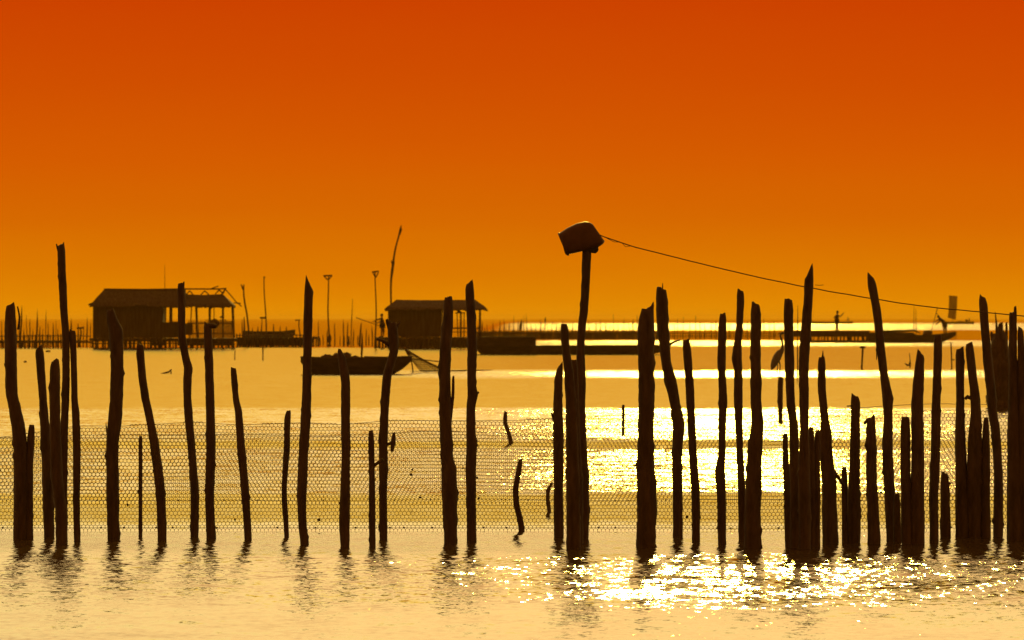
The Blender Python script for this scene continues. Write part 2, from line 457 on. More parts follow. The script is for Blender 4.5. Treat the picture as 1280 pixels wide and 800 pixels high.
def build_posts():
    p = post
    p('thick post with a notched broken top, bowing towards the round-headed stub', 0.35,
      [(13, 381, 13), (13, 421, 14.5), (13.5, 460, 15), (15, 495, 15), (18, 505, 15.5), (22.5, 529, 17), (25.5, 556, 17), (26, 595, 18), (26.5, 674, 19)], [[(22, 383, 2.0), (24.5, 396, 2.2), (23, 412, 3)]])
    p('short stub with a rounded head leaning against the notched bowed post', 0.0, [(39.5, 531, 8), (38, 556, 10), (36, 595, 11), (35.5, 674, 12)], rag=0.2)
    p('chisel-topped post slanting into the cluster before the far walkway', 0.9,
      [(47.5, 434, 10), (49, 447, 11), (53, 497, 10), (56, 537, 12), (59, 595, 14), (61.5, 672, 13)])
    p('blunt flat-headed post in the middle of the cluster under the tallest post', 0.2,
      [(69, 451, 13), (68.5, 497, 13.5), (69, 537, 14), (71, 595, 15), (76.5, 640, 14), (77, 680, 14)])
    p('tallest slender post of its cluster with a forked broken tip against the sky', 0.2,
      [(76.5, 306, 10), (77.5, 342, 10), (80, 390, 9.5), (82, 413, 9), (82.5, 450, 9.5), (82, 497, 9.5), (80, 537, 10), (78, 595, 12), (79, 676, 11)],
      [[(70.5, 305, 1.8), (72, 310, 2.6), (74.5, 318, 3.5)], [(79.5, 303, 2.0), (78.5, 310, 3), (77.5, 318, 4)]], rag=0.4)
    p('narrow blunt-headed post close against the tallest cluster post', -0.3,
      [(90.5, 413, 9), (91.5, 437, 8), (93, 497, 8), (94.5, 516, 9.5), (96, 569, 10), (95.5, 621, 8.5), (96.5, 676, 8)])
    p('stout post with a swollen knot, standing in front of the big hut wall', 0.15,
      [(138, 388, 10.5), (141, 400, 13), (145, 411, 17), (145.5, 422, 17), (147, 458, 16), (146, 497, 15.5), (143.5, 529, 17), (141, 556, 16), (141, 621, 15.5), (142, 675, 15)],
      [[(132.7, 529, 1.2), (133.5, 538, 1.5), (135, 546, 3)]])
    p('bent post with a slit top leaning right beside the thin straight peg in the net', -0.3,
      [(175.5, 431, 9.5), (176, 447, 9.5), (178.5, 474, 10), (182, 497, 10), (187, 521, 10.5), (193.5, 557, 11.5), (200, 608, 12), (202, 647, 12), (202.5, 676, 11.5)])
    p('thin straight peg barely taller than the net, next to the bent post', 0.0, [(175.5, 545, 4.6), (175.5, 610, 5), (175.5, 671, 5)], cat='stake', rag=0.2)
    p('tall wavy post with a kink halfway, crossing the roof of the big hut', 0.1,
      [(225.5, 354, 8.5), (226.3, 382, 9.5), (227.5, 421, 9.3), (231.5, 446, 10), (235, 460, 11.5), (234, 478, 10.5), (234, 497, 10), (235, 516, 10.5), (240, 569, 10), (243.5, 621, 11), (243, 671, 10)],
      [[(229.5, 352, 2.2), (228.5, 358, 3.5), (227.5, 365, 5)]], rag=0.5)
    p('straight post with a knob hanging on its top, under the veranda of the big hut', -0.2,
      [(260, 405, 10), (261.5, 447, 11), (263, 497, 11.5), (264, 556, 12), (262, 621, 11.5), (264, 674, 12)],
      [[(271, 408, 5), (267, 407, 6.5), (261, 408, 8)]])
    p('leaning post with a rounded tip, nearest to the right of the knobbed post', -0.2,
      [(292, 460, 8), (295, 497, 8.2), (298.5, 516, 9), (301.5, 558, 10), (307, 621, 10.5), (310, 675, 9.5)], rag=0.3)
    p('low crooked stake with a hooked tip beside the tall slant-cut post', 0.1,
      [(361, 513, 6.5), (359.5, 525, 8), (359, 556, 8), (355.5, 608, 7), (356, 630, 7), (358.5, 671, 6)], cat='stake', rag=0.3)
    p('tall slant-cut post with a sharp tip standing at the stern of the laden boat', -1.7,
      [(385.8, 352, 10), (385.5, 370, 11), (384.5, 401, 11), (383.5, 477, 11), (383, 500, 11.5), (381.5, 529, 13), (379, 569, 12), (377, 621, 12), (378.5, 658, 11), (380.5, 681, 11)], rag=0.3)
    p('post with a spear-pointed top rising in front of the laden boat hull', 0.0,
      [(424, 436, 3.5), (426.5, 446, 9), (430, 464, 11.5), (432, 478, 11.5), (432, 500, 12), (432.3, 569, 11), (430.5, 647, 13), (431.5, 684, 11)], rag=0.3)
    p('low stake with a beak-shaped tip tied by a short rung to its taller neighbour', 0.4,
      [(464, 538, 6.5), (464.5, 560, 7.5), (465, 595, 8), (465.5, 683, 8)], [[(479, 574, 4), (473, 578, 4), (466, 583, 4)]], cat='stake')
    p('forked post with spread broken arms in front of the smaller hut and the boat bow', 0.0,
      [(490.5, 404, 14), (491.5, 425, 13), (492, 440, 11.5), (488, 455, 11.5), (484, 470, 11.3), (482, 490, 11), (480, 520, 10.5), (479, 550, 11.5), (479, 610, 10.5), (479.5, 674, 10)],
      [[(500, 402, 2.5), (496, 407, 4), (491, 414, 6)], [(483, 399, 4), (485, 406, 5), (489, 416, 7)], [(471, 424, 3), (478, 426, 4), (487, 431, 6)], [(492, 541, 3.5), (491.3, 553, 6.5), (490, 565, 3.5)], [(494, 552, 3), (490, 554, 4), (482, 556, 4)]])
    p('thick post with a split slab down its side, crossing the smaller hut', 0.3,
      [(560.5, 372, 12.5), (560, 401, 12.8), (557, 433, 15), (556, 470, 14), (556.5, 500, 15), (557, 529, 15.5), (558.5, 569, 15), (561, 587, 19), (562, 621, 20), (563.5, 679, 17)],
      [[(566.5, 470, 3), (566, 495, 4), (562, 530, 5)]])
    p('tall knotty post with a slanted head crossing the roof end of the smaller hut', 0.7,
      [(587, 353, 10.5), (587.5, 375, 11), (590, 427, 12), (589.5, 477, 11), (591, 493, 13), (589, 510, 11), (589, 545, 12), (590, 556, 13.5), (588, 587, 13), (589, 621, 12), (589.5, 677, 11.5)],
      [[(598.5, 490, 2.5), (595, 493, 4), (590, 497, 5)], [(597.5, 557, 3), (594, 556, 5), (589, 556, 6)]])
    p('post with a side spike, slim and splintered, just before the bucket post', 0.9,
      [(701, 455, 6), (698.5, 470, 10), (698, 490, 11), (697.5, 525, 12), (698, 556, 14), (698, 608, 12), (698.5, 671, 12.5)],
      [[(689.5, 516, 2), (691.5, 522, 3.5), (695, 531, 5)]])
    p('round-headed post leaning into the trunk that carries the bucket', 0.0,
      [(705, 405, 9.5), (706, 425, 10), (707.5, 440, 10), (711, 470, 12), (713.5, 500, 13), (715, 545, 15), (716, 600, 17), (717.5, 686, 18)], rag=0.2)
    p('broken stump wedged between the round-headed post and the bucket post', 0.2,
      [(717.5, 450, 8), (718, 480, 10), (719, 545, 12), (722, 610, 14), (722, 680, 14)])
    p('long bowed post that carries the upturned bucket on its tip', 0.0,
      [(734.5, 298, 10), (733.7, 315, 11.5), (732.5, 349, 11), (730, 388, 10.5), (727.5, 406, 9.8), (726, 438, 10), (726, 477, 12), (725, 510, 14), (725.5, 560, 17), (727.5, 595, 18), (727, 674, 18)], rag=0.1)
    p('stoutest post in the middle of the sun glitter, top broken to one peak', 0.25,
      [(808, 386, 16), (807.5, 400, 19), (807, 438, 20.5), (808, 516, 19.5), (807, 569, 21.5), (808, 621, 25.5), (807.5, 684, 24)], [[(816.3, 377.5, 1.5), (815.3, 382, 4), (813.5, 388, 7), (812, 398, 10)]], rag=0.6)
    p('post with a twig on its top, leaning across the glitter beside the stoutest post', -0.4,
      [(827, 361, 15), (828, 399, 14.5), (830, 425, 14), (832.5, 451, 13), (838, 477, 16), (843.5, 504, 13.5), (848, 529, 15), (846, 569, 12), (846.5, 590, 13.5), (847, 621, 12.5), (847.5, 671, 13)],
      [[(828.2, 354, 1.2), (828, 359, 1.6), (827.5, 365, 2.5)], [(850, 425, 1.8), (843, 427, 2.4), (834, 432, 4)]])
    p('slim post with a blunt worn head right behind the twig-topped leaning post', 0.3,
      [(857.5, 425, 9.5), (859, 440, 10.5), (861.5, 477, 11.5), (863, 500, 11), (866.3, 569, 10), (869.5, 621, 11), (870, 677, 10)],
      [[(868.5, 428, 0.9), (869, 434, 0.9), (868, 441, 1.0)]] and [])
    p('ragged narrow post with a small peak, alone between the slim posts in the glitter', 0.3,
      [(903, 392, 8.5), (902.5, 410, 10), (901.5, 451, 11), (902.5, 477, 10.5), (903.5, 504, 11), (902.5, 540, 9.5), (902, 569, 9.5), (899.5, 590, 13), (902, 621, 11.5), (902.5, 680, 10.5)])
    p('slender post with a pale knot under its waist, next to the flat-topped thick post', -0.6,
      [(925.5, 363, 9.3), (925, 399, 8.8), (922, 430, 10), (920.8, 448, 12.5), (922.5, 462, 11), (922.5, 490, 11), (924.5, 556, 8.5), (926.5, 595, 9.5), (928.5, 676, 11)])
    p('flat-topped thick post with a swelling foot, right of the slender knotted post', -0.3,
      [(944.5, 379, 12.5), (944.5, 399, 13), (944.5, 451, 13.2), (945.5, 480, 14.5), (945, 500, 13.5), (947, 529, 15), (944, 556, 18), (942.5, 595, 19.5), (941, 640, 21), (941, 685, 21.5)])
    p('post close in front of the heron, flat-topped and leaning slightly right', -0.3,
      [(986, 375, 11.5), (986, 399, 12), (987, 451, 12), (988.5, 503, 11.5), (992.5, 537, 11), (994, 595, 13), (995, 685, 14)])
    p('short pointed stub at the outer edge of the thick cluster below the heron', 0.2, [(981.5, 542, 6.5), (982, 570, 8), (984, 610, 9), (986, 684, 10)])
    p('tallest slant-cut post of the cluster beside the heron, crossed by the rope', 1.9,
      [(1011.5, 338, 10), (1011, 355, 10.8), (1010.5, 372, 11), (1007.5, 412, 13), (1005, 451, 12.5), (1005, 503, 12), (1005.5, 537, 11), (1005.5, 600, 15), (1006, 686, 16)], rag=0.3)
    p('broken stub between the slant-cut post and the nail-topped post', -0.2, [(1014, 534, 6.5), (1014.5, 560, 8), (1015, 610, 9), (1015.5, 683, 10)])
    p('slim leaning stub touching the foot of the nail-topped post', 0.3, [(1022, 538, 6), (1021.5, 560, 7.5), (1021, 610, 8.5), (1021.5, 683, 8)])
    p('post with a nail-like spike on its head and a thick lower trunk', 0.2,
      [(1026.8, 447, 9), (1027, 460, 10), (1027.5, 490, 10.5), (1031, 525, 11), (1032, 545, 15), (1033, 569, 17), (1036, 600, 18), (1037, 640, 19), (1038, 679, 20)],
      [[(1028.6, 438, 1.0), (1028.5, 443, 2.2), (1027.5, 452, 4)], [(1054, 606, 5), (1049, 599, 6), (1040, 588, 8)]])
    p('straight square-cut post with a twig stub, behind the diagonal rung', -0.4,
      [(1069, 495, 12), (1069, 520, 12.5), (1068.5, 560, 13), (1067.5, 610, 15), (1067, 678, 17)], [[(1058, 507.5, 1.4), (1061, 507.5, 1.6), (1066, 507, 2.4)]])
    p('knee-high stub hugging the square-cut post', 0.1, [(1056, 585, 6.5), (1056.5, 610, 8), (1057.5, 678, 10)])
    p('post with a lopsided head like a crutch, before the leaning tall post', 0.7,
      [(1089.5, 523, 11.5), (1089.5, 545, 12.5), (1090, 600, 14), (1092, 640, 15), (1092.5, 680, 16)], [[(1081, 531, 3), (1084, 526, 4.5), (1089, 524, 5)]])
    p('tall post leaning left at the top with a swollen knee, crossing the long punt', -0.8,
      [(1089, 344, 10.5), (1091.5, 362, 10.5), (1096, 385, 10.5), (1099, 412, 10.5), (1103, 451, 10.5), (1106.5, 477, 11), (1110, 498, 14), (1110.5, 527, 11.5), (1109.5, 566, 13.5), (1112.5, 621, 14), (1116, 676, 15)],
      [[(1096, 450, 1.2), (1096.5, 440, 2), (1099, 428, 3)]], rag=0.4)
    p('low stub at the foot of the swollen-kneed leaning post', 0.3, [(1121.5, 617, 7.5), (1121.5, 640, 9), (1122, 678, 10)])
    p('rounded stub standing against the post with a sliced shoulder', 0.0, [(1131.5, 521, 11), (1131.5, 545, 12), (1132, 600, 13), (1134, 680, 14)], rag=0.2)
    p('post with a sliced shoulder and slanted head in front of the long punt', -0.9,
      [(1150.5, 441, 10), (1148.5, 461, 11.5), (1147.5, 478, 13.5), (1146, 514, 15.5), (1147, 560, 16), (1146.5, 620, 17), (1147, 680, 18)])
    p('straight plain post under the bent boatman', 0.2,
      [(1172, 419, 11), (1171.5, 461, 10.5), (1169.5, 514, 11), (1169.5, 560, 12), (1167, 621, 12), (1167.5, 678, 11.5)])
    p('waist-high stub beside the plain post under the boatman', -0.5, [(1180, 592, 10), (1181, 620, 12), (1182, 672, 13)])
    p('flat-headed post of the pair that leans apart like an A', 0.3,
      [(1200.5, 436, 11), (1200.5, 461, 11), (1200.5, 500, 10.5), (1201, 560, 14), (1202.5, 620, 17), (1203, 672, 18)])
    p('slanting post of the A-shaped pair with a rough peaked head', 0.4,
      [(1211.5, 429, 10.5), (1214.5, 461, 11), (1218, 487, 11.5), (1219.5, 514, 13), (1218, 560, 18), (1217.5, 672, 19)], [[(1206, 499, 4), (1209, 496, 5), (1215, 498, 5)]])
    p('tall leaning post with a peaked head where the rope ends its sag', -0.3,
      [(1229, 371, 10.5), (1230.5, 390, 10.5), (1231.5, 409, 10.5), (1235, 448, 12), (1239, 487, 12), (1241, 514, 12), (1245, 542, 12), (1248, 595, 12), (1247.5, 671, 12.5)])
    p('hidden short stub behind the tall leaning rope post', 0.0, [(1232.5, 522, 6), (1232, 560, 10), (1232, 600, 12), (1232, 672, 13)])
    p('dark thick post with a thin splinter standing on its shoulder', 0.2,
      [(1266.5, 391, 9), (1267, 415, 10), (1267, 450, 11), (1268, 520, 15), (1268.5, 620, 20), (1269, 676, 22)], [[(1270, 383, 3.6), (1270, 395, 4), (1269, 415, 5)]])
    p('last post of the row, cut by the edge of the picture', -0.4, [(1276, 410, 7), (1277.5, 440, 10), (1279, 500, 13), (1280, 560, 16), (1281, 676, 18)])
    # short driftwood stakes standing in the open water behind the net
    G2 = 'driftwood stakes in the open water'
    q = dict(name='driftwood_stake', cat='stake', group=G2, sides=9)
    p('crooked s-shaped driftwood stake in the open water before the glitter', 0.0, [(632, 514.5, 5), (631.3, 528, 5.5), (636, 542, 5.5), (638.5, 554, 6)], **q)
    p('curved driftwood stake with its foot in the calm strip at the net', 0.2, [(650.5, 574, 6), (648, 590, 7), (644.5, 612, 7.5), (645.5, 630, 8), (650, 650, 8), (652, 664, 8)], **q)
    p('hooked thin root curling out beside the spike-sided post', 0.0, [(690, 604, 4), (685.5, 612, 5), (684.5, 625, 5), (686.5, 640, 5)], **q)
    p('small straight peg alone in the brightest glitter', 0.0, [(779, 506, 4), (779, 525, 4.2), (779, 543, 4.2)], **q)
    p('rough stake on which the heron stands', 0.2, [(976, 472, 7.5), (975.5, 490, 7), (975.5, 527, 6)], **q)

# ------------------------------------------------------------------ bucket and rope
def build_bucket():
    Y = dist(674); k = mpp(Y)
    a = at(703.3, 304.5, Y); c = at(746.5, 291.0, Y)          # mouth centre, bottom centre
    base = at(733.5, 308, Y)
    root = empty('bucket', base, 'upturned square-sided bucket stuck askew on the tip of a tall post', 'bucket')
    ax = (c - a); L = ax.length; ax.normalize(); side = Vector((0, 1, 0)); up = side.cross(ax) * -1
    if up.z < 0: up = -up
    def ring(t, hw, hh, yy, bulge=0.0, n=28, shift=0.0, e=3.4):
        out = []
        ctr = a + ax * (t * L) + up * shift
        for j in range(n):
            th = 2 * math.pi * j / n; cs, sn = math.cos(th), math.sin(th)
            rr = 1 / ((abs(cs) ** e + abs(sn) ** e) ** (1 / e))
            rr *= 1 + .035 * noise.noise(Vector((cs * 2, sn * 2, t * 3)))
            out.append(ctr + up * (cs * rr * hh) + side * (sn * rr * yy) + ax * (bulge * cs * k))
        return out
    mb = MB()
    prof = [(0.0, 14.0, 14, -1.0), (0.06, 14.6, 14.5, -0.5), (0.3, 16.5, 15, 0.5), (0.6, 18.0, 15.5, 1.0), (0.85, 17.4, 15.5, 0.5), (0.96, 15.8, 15, 0.2), (1.03, 13.0, 13, 0.0)]
    rings = [ring(t, 0, hh * k, yy * k, bulge=-1.5 - 3 * t, shift=sh * k) for t, hh, yy, sh in prof]
    inner = [ring(t, 0, (hh - 0.9) * k, (yy - 0.9) * k, bulge=-1.5 - 3 * t, shift=sh * k) for t, hh, yy, sh in reversed(prof[:-1])]
    mb.loft(list(reversed(inner)) [::-1] and inner[::-1][::-1], cap0=False, cap1=False)
    mb.loft(rings, cap0=False, cap1=True)
    body = mb.build('body', M['plastic'], parent=root)
    rm = MB(); ro = [ring(t, 0, hh * k, hh * k, bulge=-1.5, shift=-1.0 * k) for t, hh in ((-0.015, 14.0), (-0.015, 15.0), (0.045, 15.6), (0.045, 14.2))]
    rm.loft(ro + [ro[0]], cap0=False, cap1=False); rm.build('rim', M['plastic'], parent=root)
    hm = MB()
    hp = [at(702, 293, Y - 0.12), at(703.5, 305, Y - 0.15), at(706.3, 315.5, Y - 0.11), at(707.5, 318, Y), at(706.3, 315.5, Y + 0.11), at(703.5, 305, Y + 0.15), at(702, 293, Y + 0.12)]
    hm.tube(hp, 0.9 * k * 0.6, 6); hm.build('handle', M['metal'], parent=root)
    wm = MB(); wm.blob(at(741, 308.5, Y), (7.5 * k, 7 * k, 7.5 * k), 12, 8, 0.5, 4); wm.build('rag_wedge', M['cloth'], parent=root)
    # rope from the bucket past the row of posts
    pts = [(749, 293.5), (755, 296), (770, 301), (783, 305.5), (796, 309.5), (840, 320.5), (890, 333), (950, 347), (1005, 358.3), (1050, 366.5), (1089, 373), (1130, 379.5), (1173, 385), (1239, 391.2), (1290, 396)]
    rp = []
    for x, y in pts:
        v = at(x, y, Y - 0.28); rp.append((v.x, v.y, v.z, 0.0058))
    rr = empty('rope', rp[0][:3], 'long sagging rope running from the bucket past the row of posts', 'rope')
    S = catmull(rp, 0.05); rm = MB()
    rm.tube([(s[0], s[1] + 0.003 * math.sin(i * 0.9), s[2] + 0.0025 * noise.noise(Vector((i * 0.35, 2, 1)))) for i, s in enumerate(S)], 0.0050, 6)
    rm.build('cord', M['rope'], parent=rr)
    for fr in ([(757, 297), (768, 302.5), (775, 302.5), (783, 306)], [(778, 304), (782, 308.5), (788, 307.5), (796, 310)], [(1019, 356.2), (1024, 356.6), (1029.5, 356.2)]):
        fm = MB(); fp = [(*at(x, y, Y - 0.27), 0.003) for x, y in fr]
        fs = catmull(fp, 0.02); fm.tube([s[:3] for s in fs], 0.003, 5); fm.build('loose_strand', M['rope'], parent=rr)

# ------------------------------------------------------------------ hexagonal net
def build_net(Y, ytop_fn, label, cell_px, seed, x0=-260, x1=1540):
    k = mpp(Y); w = 4.9 * k * cell_px; s = w / math.sqrt(3)          # pointy-top hexagons
    X0 = (x0 - 640) * k; X1 = (x1 - 640) * k
    cols = int((X1 - X0) / w); rows = int(1.25 / (1.5 * s))
    nodes = {}; V = []; E = []
    def node(x, z):
        key = (round(x * 1e4 / 2), round(z * 1e4 / 2))
        if key not in nodes:
            nodes[key] = len(V); V.append((x, z))
        return nodes[key]
    def ztop(x):
        px = 640 + x / k
        return CAM_H - (ytop_fn(px) - HOR) * k
    for r in range(rows):
        zc = -0.06 + r * 1.5 * s
        for c in range(cols):
            xc = X0 + c * w + (w / 2 if r % 2 else 0)
            if zc > ztop(xc): continue
            a = node(xc, zc - s); b_ = node(xc + w / 2, zc - s / 2); d = node(xc + w / 2, zc + s / 2); e = node(xc, zc + s)
            f = node(xc - w / 2, zc + s / 2); g = node(xc - w / 2, zc - s / 2)
            E += [(a, b_), (b_, d), (d, e), (e, f), (f, g), (g, a)]
    E = list({(min(a, b), max(a, b)) for a, b in E})
    def warp(x, z):
        px = 640 + x / k
        wx = 0.02 * noise.noise(Vector((x * 0.9, z * 1.4, seed))) + 0.004 * noise.noise(Vector((x * 9, z * 9, seed)))
        wz = 0.035 * noise.noise(Vector((x * 0.6, z * 0.5, seed + 5))) * min(1, max(0, z + .1) * 2) + 0.003 * noise.noise(Vector((x * 9, z * 9, seed + 7)))
        wy = 0.07 * noise.noise(Vector((x * 1.3, z * 0.8, seed + 9)))
        return (x + wx, Y + wy, z + wz)
    W = np.array([warp(x, z) for x, z in V]); E = np.array(E)
    A = W[E[:, 0]]; B = W[E[:, 1]]; D = B - A; D /= np.linalg.norm(D, axis=1)[:, None]
    n1 = np.cross(D, np.array([0, 1.0, 0])); n1 /= np.linalg.norm(n1, axis=1)[:, None]; n2 = np.cross(D, n1)
    r = NET_R * (0.9 if seed > 1 else 1.0)
    ang = [math.pi / 2 + i * 2 * math.pi / 3 for i in range(3)]
    vs = []
    for P in (A, B):
        for t in ang: vs.append(P + (n1 * math.cos(t) + n2 * math.sin(t)) * r)
    vs = np.stack(vs, 1).reshape(-1, 3); base = np.arange(len(E)) * 6
    faces = np.concatenate([np.stack([base + i, base + (i + 1) % 3, base + 3 + (i + 1) % 3, base + 3 + i], 1) for i in range(3)])
    org = np.array([0, Y, 0.0])
    me = bpy.data.meshes.new('mesh_panel')
    me.vertices.add(len(vs)); me.vertices.foreach_set('co', (vs - org).ravel())
    me.loops.add(faces.size); me.loops.foreach_set('vertex_index', faces.ravel())
    me.polygons.add(len(faces)); me.polygons.foreach_set('loop_start', np.arange(len(faces)) * 4)
    me.update(calc_edges=True); me.validate()
    me.materials.append(M['net'])
    root = empty('net_fence', (0, Y, 0), label, 'net', 'hexagonal mesh nets strung along the posts')
    o = bpy.data.objects.new('mesh_panel', me); COL.objects.link(o); o.parent = root
    # top and bottom line with knots
    for nm, fn, rad in (('head_rope', lambda x: ztop(x) + s * 0.4, 0.0026), ('foot_rope', lambda x: 0.035, 0.0022)):
        mb = MB(); pts = []
        for i in range(int((X1 - X0) / 0.06)):
            x = X0 + i * 0.06; ww = warp(x, fn(x)); pts.append(ww)
        mb.tube(pts, rad, 5)
        if nm == 'foot_rope':
            for i in range(0, int((X1 - X0) / 0.19)):
                x = X0 + i * 0.19 + random.uniform(-.05, .05)
                if random.random() < 0.55: mb.blob(warp(x, 0.035), (0.012, 0.010, 0.009), 6, 4, 0.3, i)
        mb.build(nm, M['rope'], parent=root)
    for i in range(16):
        dm = MB(); x = random.uniform((-20 - 640) * k, (1300 - 640) * k); z = random.uniform(0.05, 0.5)
        dm.blob(warp(x, z), (random.uniform(.01, .024), .010, random.uniform(.007, .016)), 8, 6, .5, i); dm.build('caught_weed', M['net'], parent=root)
NET_R = 0.0028

def interp(tab):
    def f(x):
        if x <= tab[0][0]: return tab[0][1]
        for (a, ya), (b, yb) in zip(tab, tab[1:]):
            if x <= b: return ya + (yb - ya) * (x - a) / (b - a)
        return tab[-1][1]
    return f

def build_nets():
    build_net(dist(664), interp([(-200, 556), (0, 547), (20, 545), (100, 536), (145, 537), (240, 531), (300, 533), (380, 529), (430, 532), (480, 527), (560, 526), (640, 524), (720, 520), (810, 517), (900, 518), (1000, 512), (1060, 513), (1150, 510), (1280, 509), (1500, 506)]),
              'nearer hexagonal mesh net strung along the row of thick posts at the waterline', 1.0, 1.0)
    build_net(dist(629), interp([(-200, 552), (0, 549), (200, 545), (400, 545), (520, 541), (700, 545), (900, 540), (1100, 541), (1280, 540), (1500, 538)]),
              'second hexagonal mesh net hanging some metres behind the nearer one', 1.0, 4.0)

# ------------------------------------------------------------------ boats
def boat(name, label, cat, x0, x1, yw, sheer, beam, mat='hull', group=None, stern=0.35, bow=0.02, thwarts=3, rake0=0.0, rake1=0.0, dy=0.0):
    """open boat seen from the side; sheer is a function t -> row of the gunwale"""
    Y = dist(yw) + dy; k = mpp(Y)
    A = at(x0, yw, Y); B = at(x1, yw, Y); A.z = B.z = 0
    root = empty(name, (A + B) / 2, label, cat, group)
    mb = MB(); n = 26; L = (B - A).length
    outer = []
    fl = []
    for i in range(n + 1):
        t = i / n
        hb = beam / 2 * (stern + (1 - stern) * min(1, t / 0.35) ** 0.7 if t < 0.5 else bow + (1 - bow) * max(0, 1 - ((t - 0.5) / 0.5) ** 2.4))
        g = at(0, sheer(t), Y).z
        lift = rake0 * max(0, 1 - t / 0.18) ** 2 + rake1 * max(0, (t - 0.72) / 0.28) ** 2
        xk = A.x + L * t
        bz = -0.12 + lift
        ring = [(xk, Y - hb, g), (xk, Y - hb * 0.96, bz + (g - bz) * .55), (xk, Y - hb * 0.72, bz + (g - bz) * .12), (xk, Y, bz), (xk, Y + hb * 0.72, bz + (g - bz) * .12), (xk, Y + hb * 0.96, bz + (g - bz) * .55), (xk, Y + hb, g),
                (xk, Y + hb * 0.9, g), (xk, Y + hb * 0.84, bz + (g - bz) * .55), (xk, Y, bz + (g - bz) * .25), (xk, Y - hb * 0.84, bz + (g - bz) * .55), (xk, Y - hb * 0.9, g)]
        outer.append(ring)
    mb.loft(outer)
    hl = mb.build('hull', M[mat], parent=root, smooth=False)
    for q in range(2):
        gm = MB(); sgn = -1 if q == 0 else 1
        pts = [Vector(r[0 if q == 0 else 6]) + Vector((0, sgn * 0.01, 0.012)) for r in outer]
        gm.tube(pts, max(0.022, k * 0.5), 6); gm.build('gunwale', M['board'], parent=hl)
    for q in range(thwarts):
        t = (q + 1) / (thwarts + 1); i = int(t * n); r = outer[i]
        tm = MB(); tm.box((r[0][0], Y, r[0][2] - 0.06), (0.22, abs(r[6][1] - r[0][1]) * 0.86, 0.03)); tm.build('thwart', M['board'], parent=hl, smooth=False)
    return root, Y

def pole_between(name, a, b, rad, mat, label, cat, group=None, sides=6, bend=0.0):
    mb = MB(); pts = []
    for i in range(9):
        t = i / 8; p = Vector(a).lerp(Vector(b), t); p.x += bend * math.sin(t * math.pi); pts.append(p)
    mb.tube(pts, [rad * (1.1 - 0.35 * i / 8) for i in range(9)], sides)
    return tag(mb.build(name, M[mat], origin=a), label, cat, group)

# ------------------------------------------------------------------ people
def skin_mesh(name, joints, edges, mat, parent, org, sub=1):
    names = list(joints)
    me = bpy.data.meshes.new(name)
    me.from_pydata([tuple(Vector(joints[n][:3])) for n in names], [(names.index(a), names.index(b)) for a, b in edges], [])
    me.materials.append(M[mat])
    o = bpy.data.objects.new(name, me); COL.objects.link(o)
    md = o.modifiers.new('skin', 'SKIN'); md.use_smooth_shade = True
    for i, n in enumerate(names):
        d = me.skin_vertices[0].data[i]; r = joints[n][3]; d.radius = (r, r)
        d.use_root = (i == 0)
    ss = o.modifiers.new('subsurf', 'SUBSURF'); ss.levels = sub; ss.render_levels = sub
    o.parent = parent
    return o

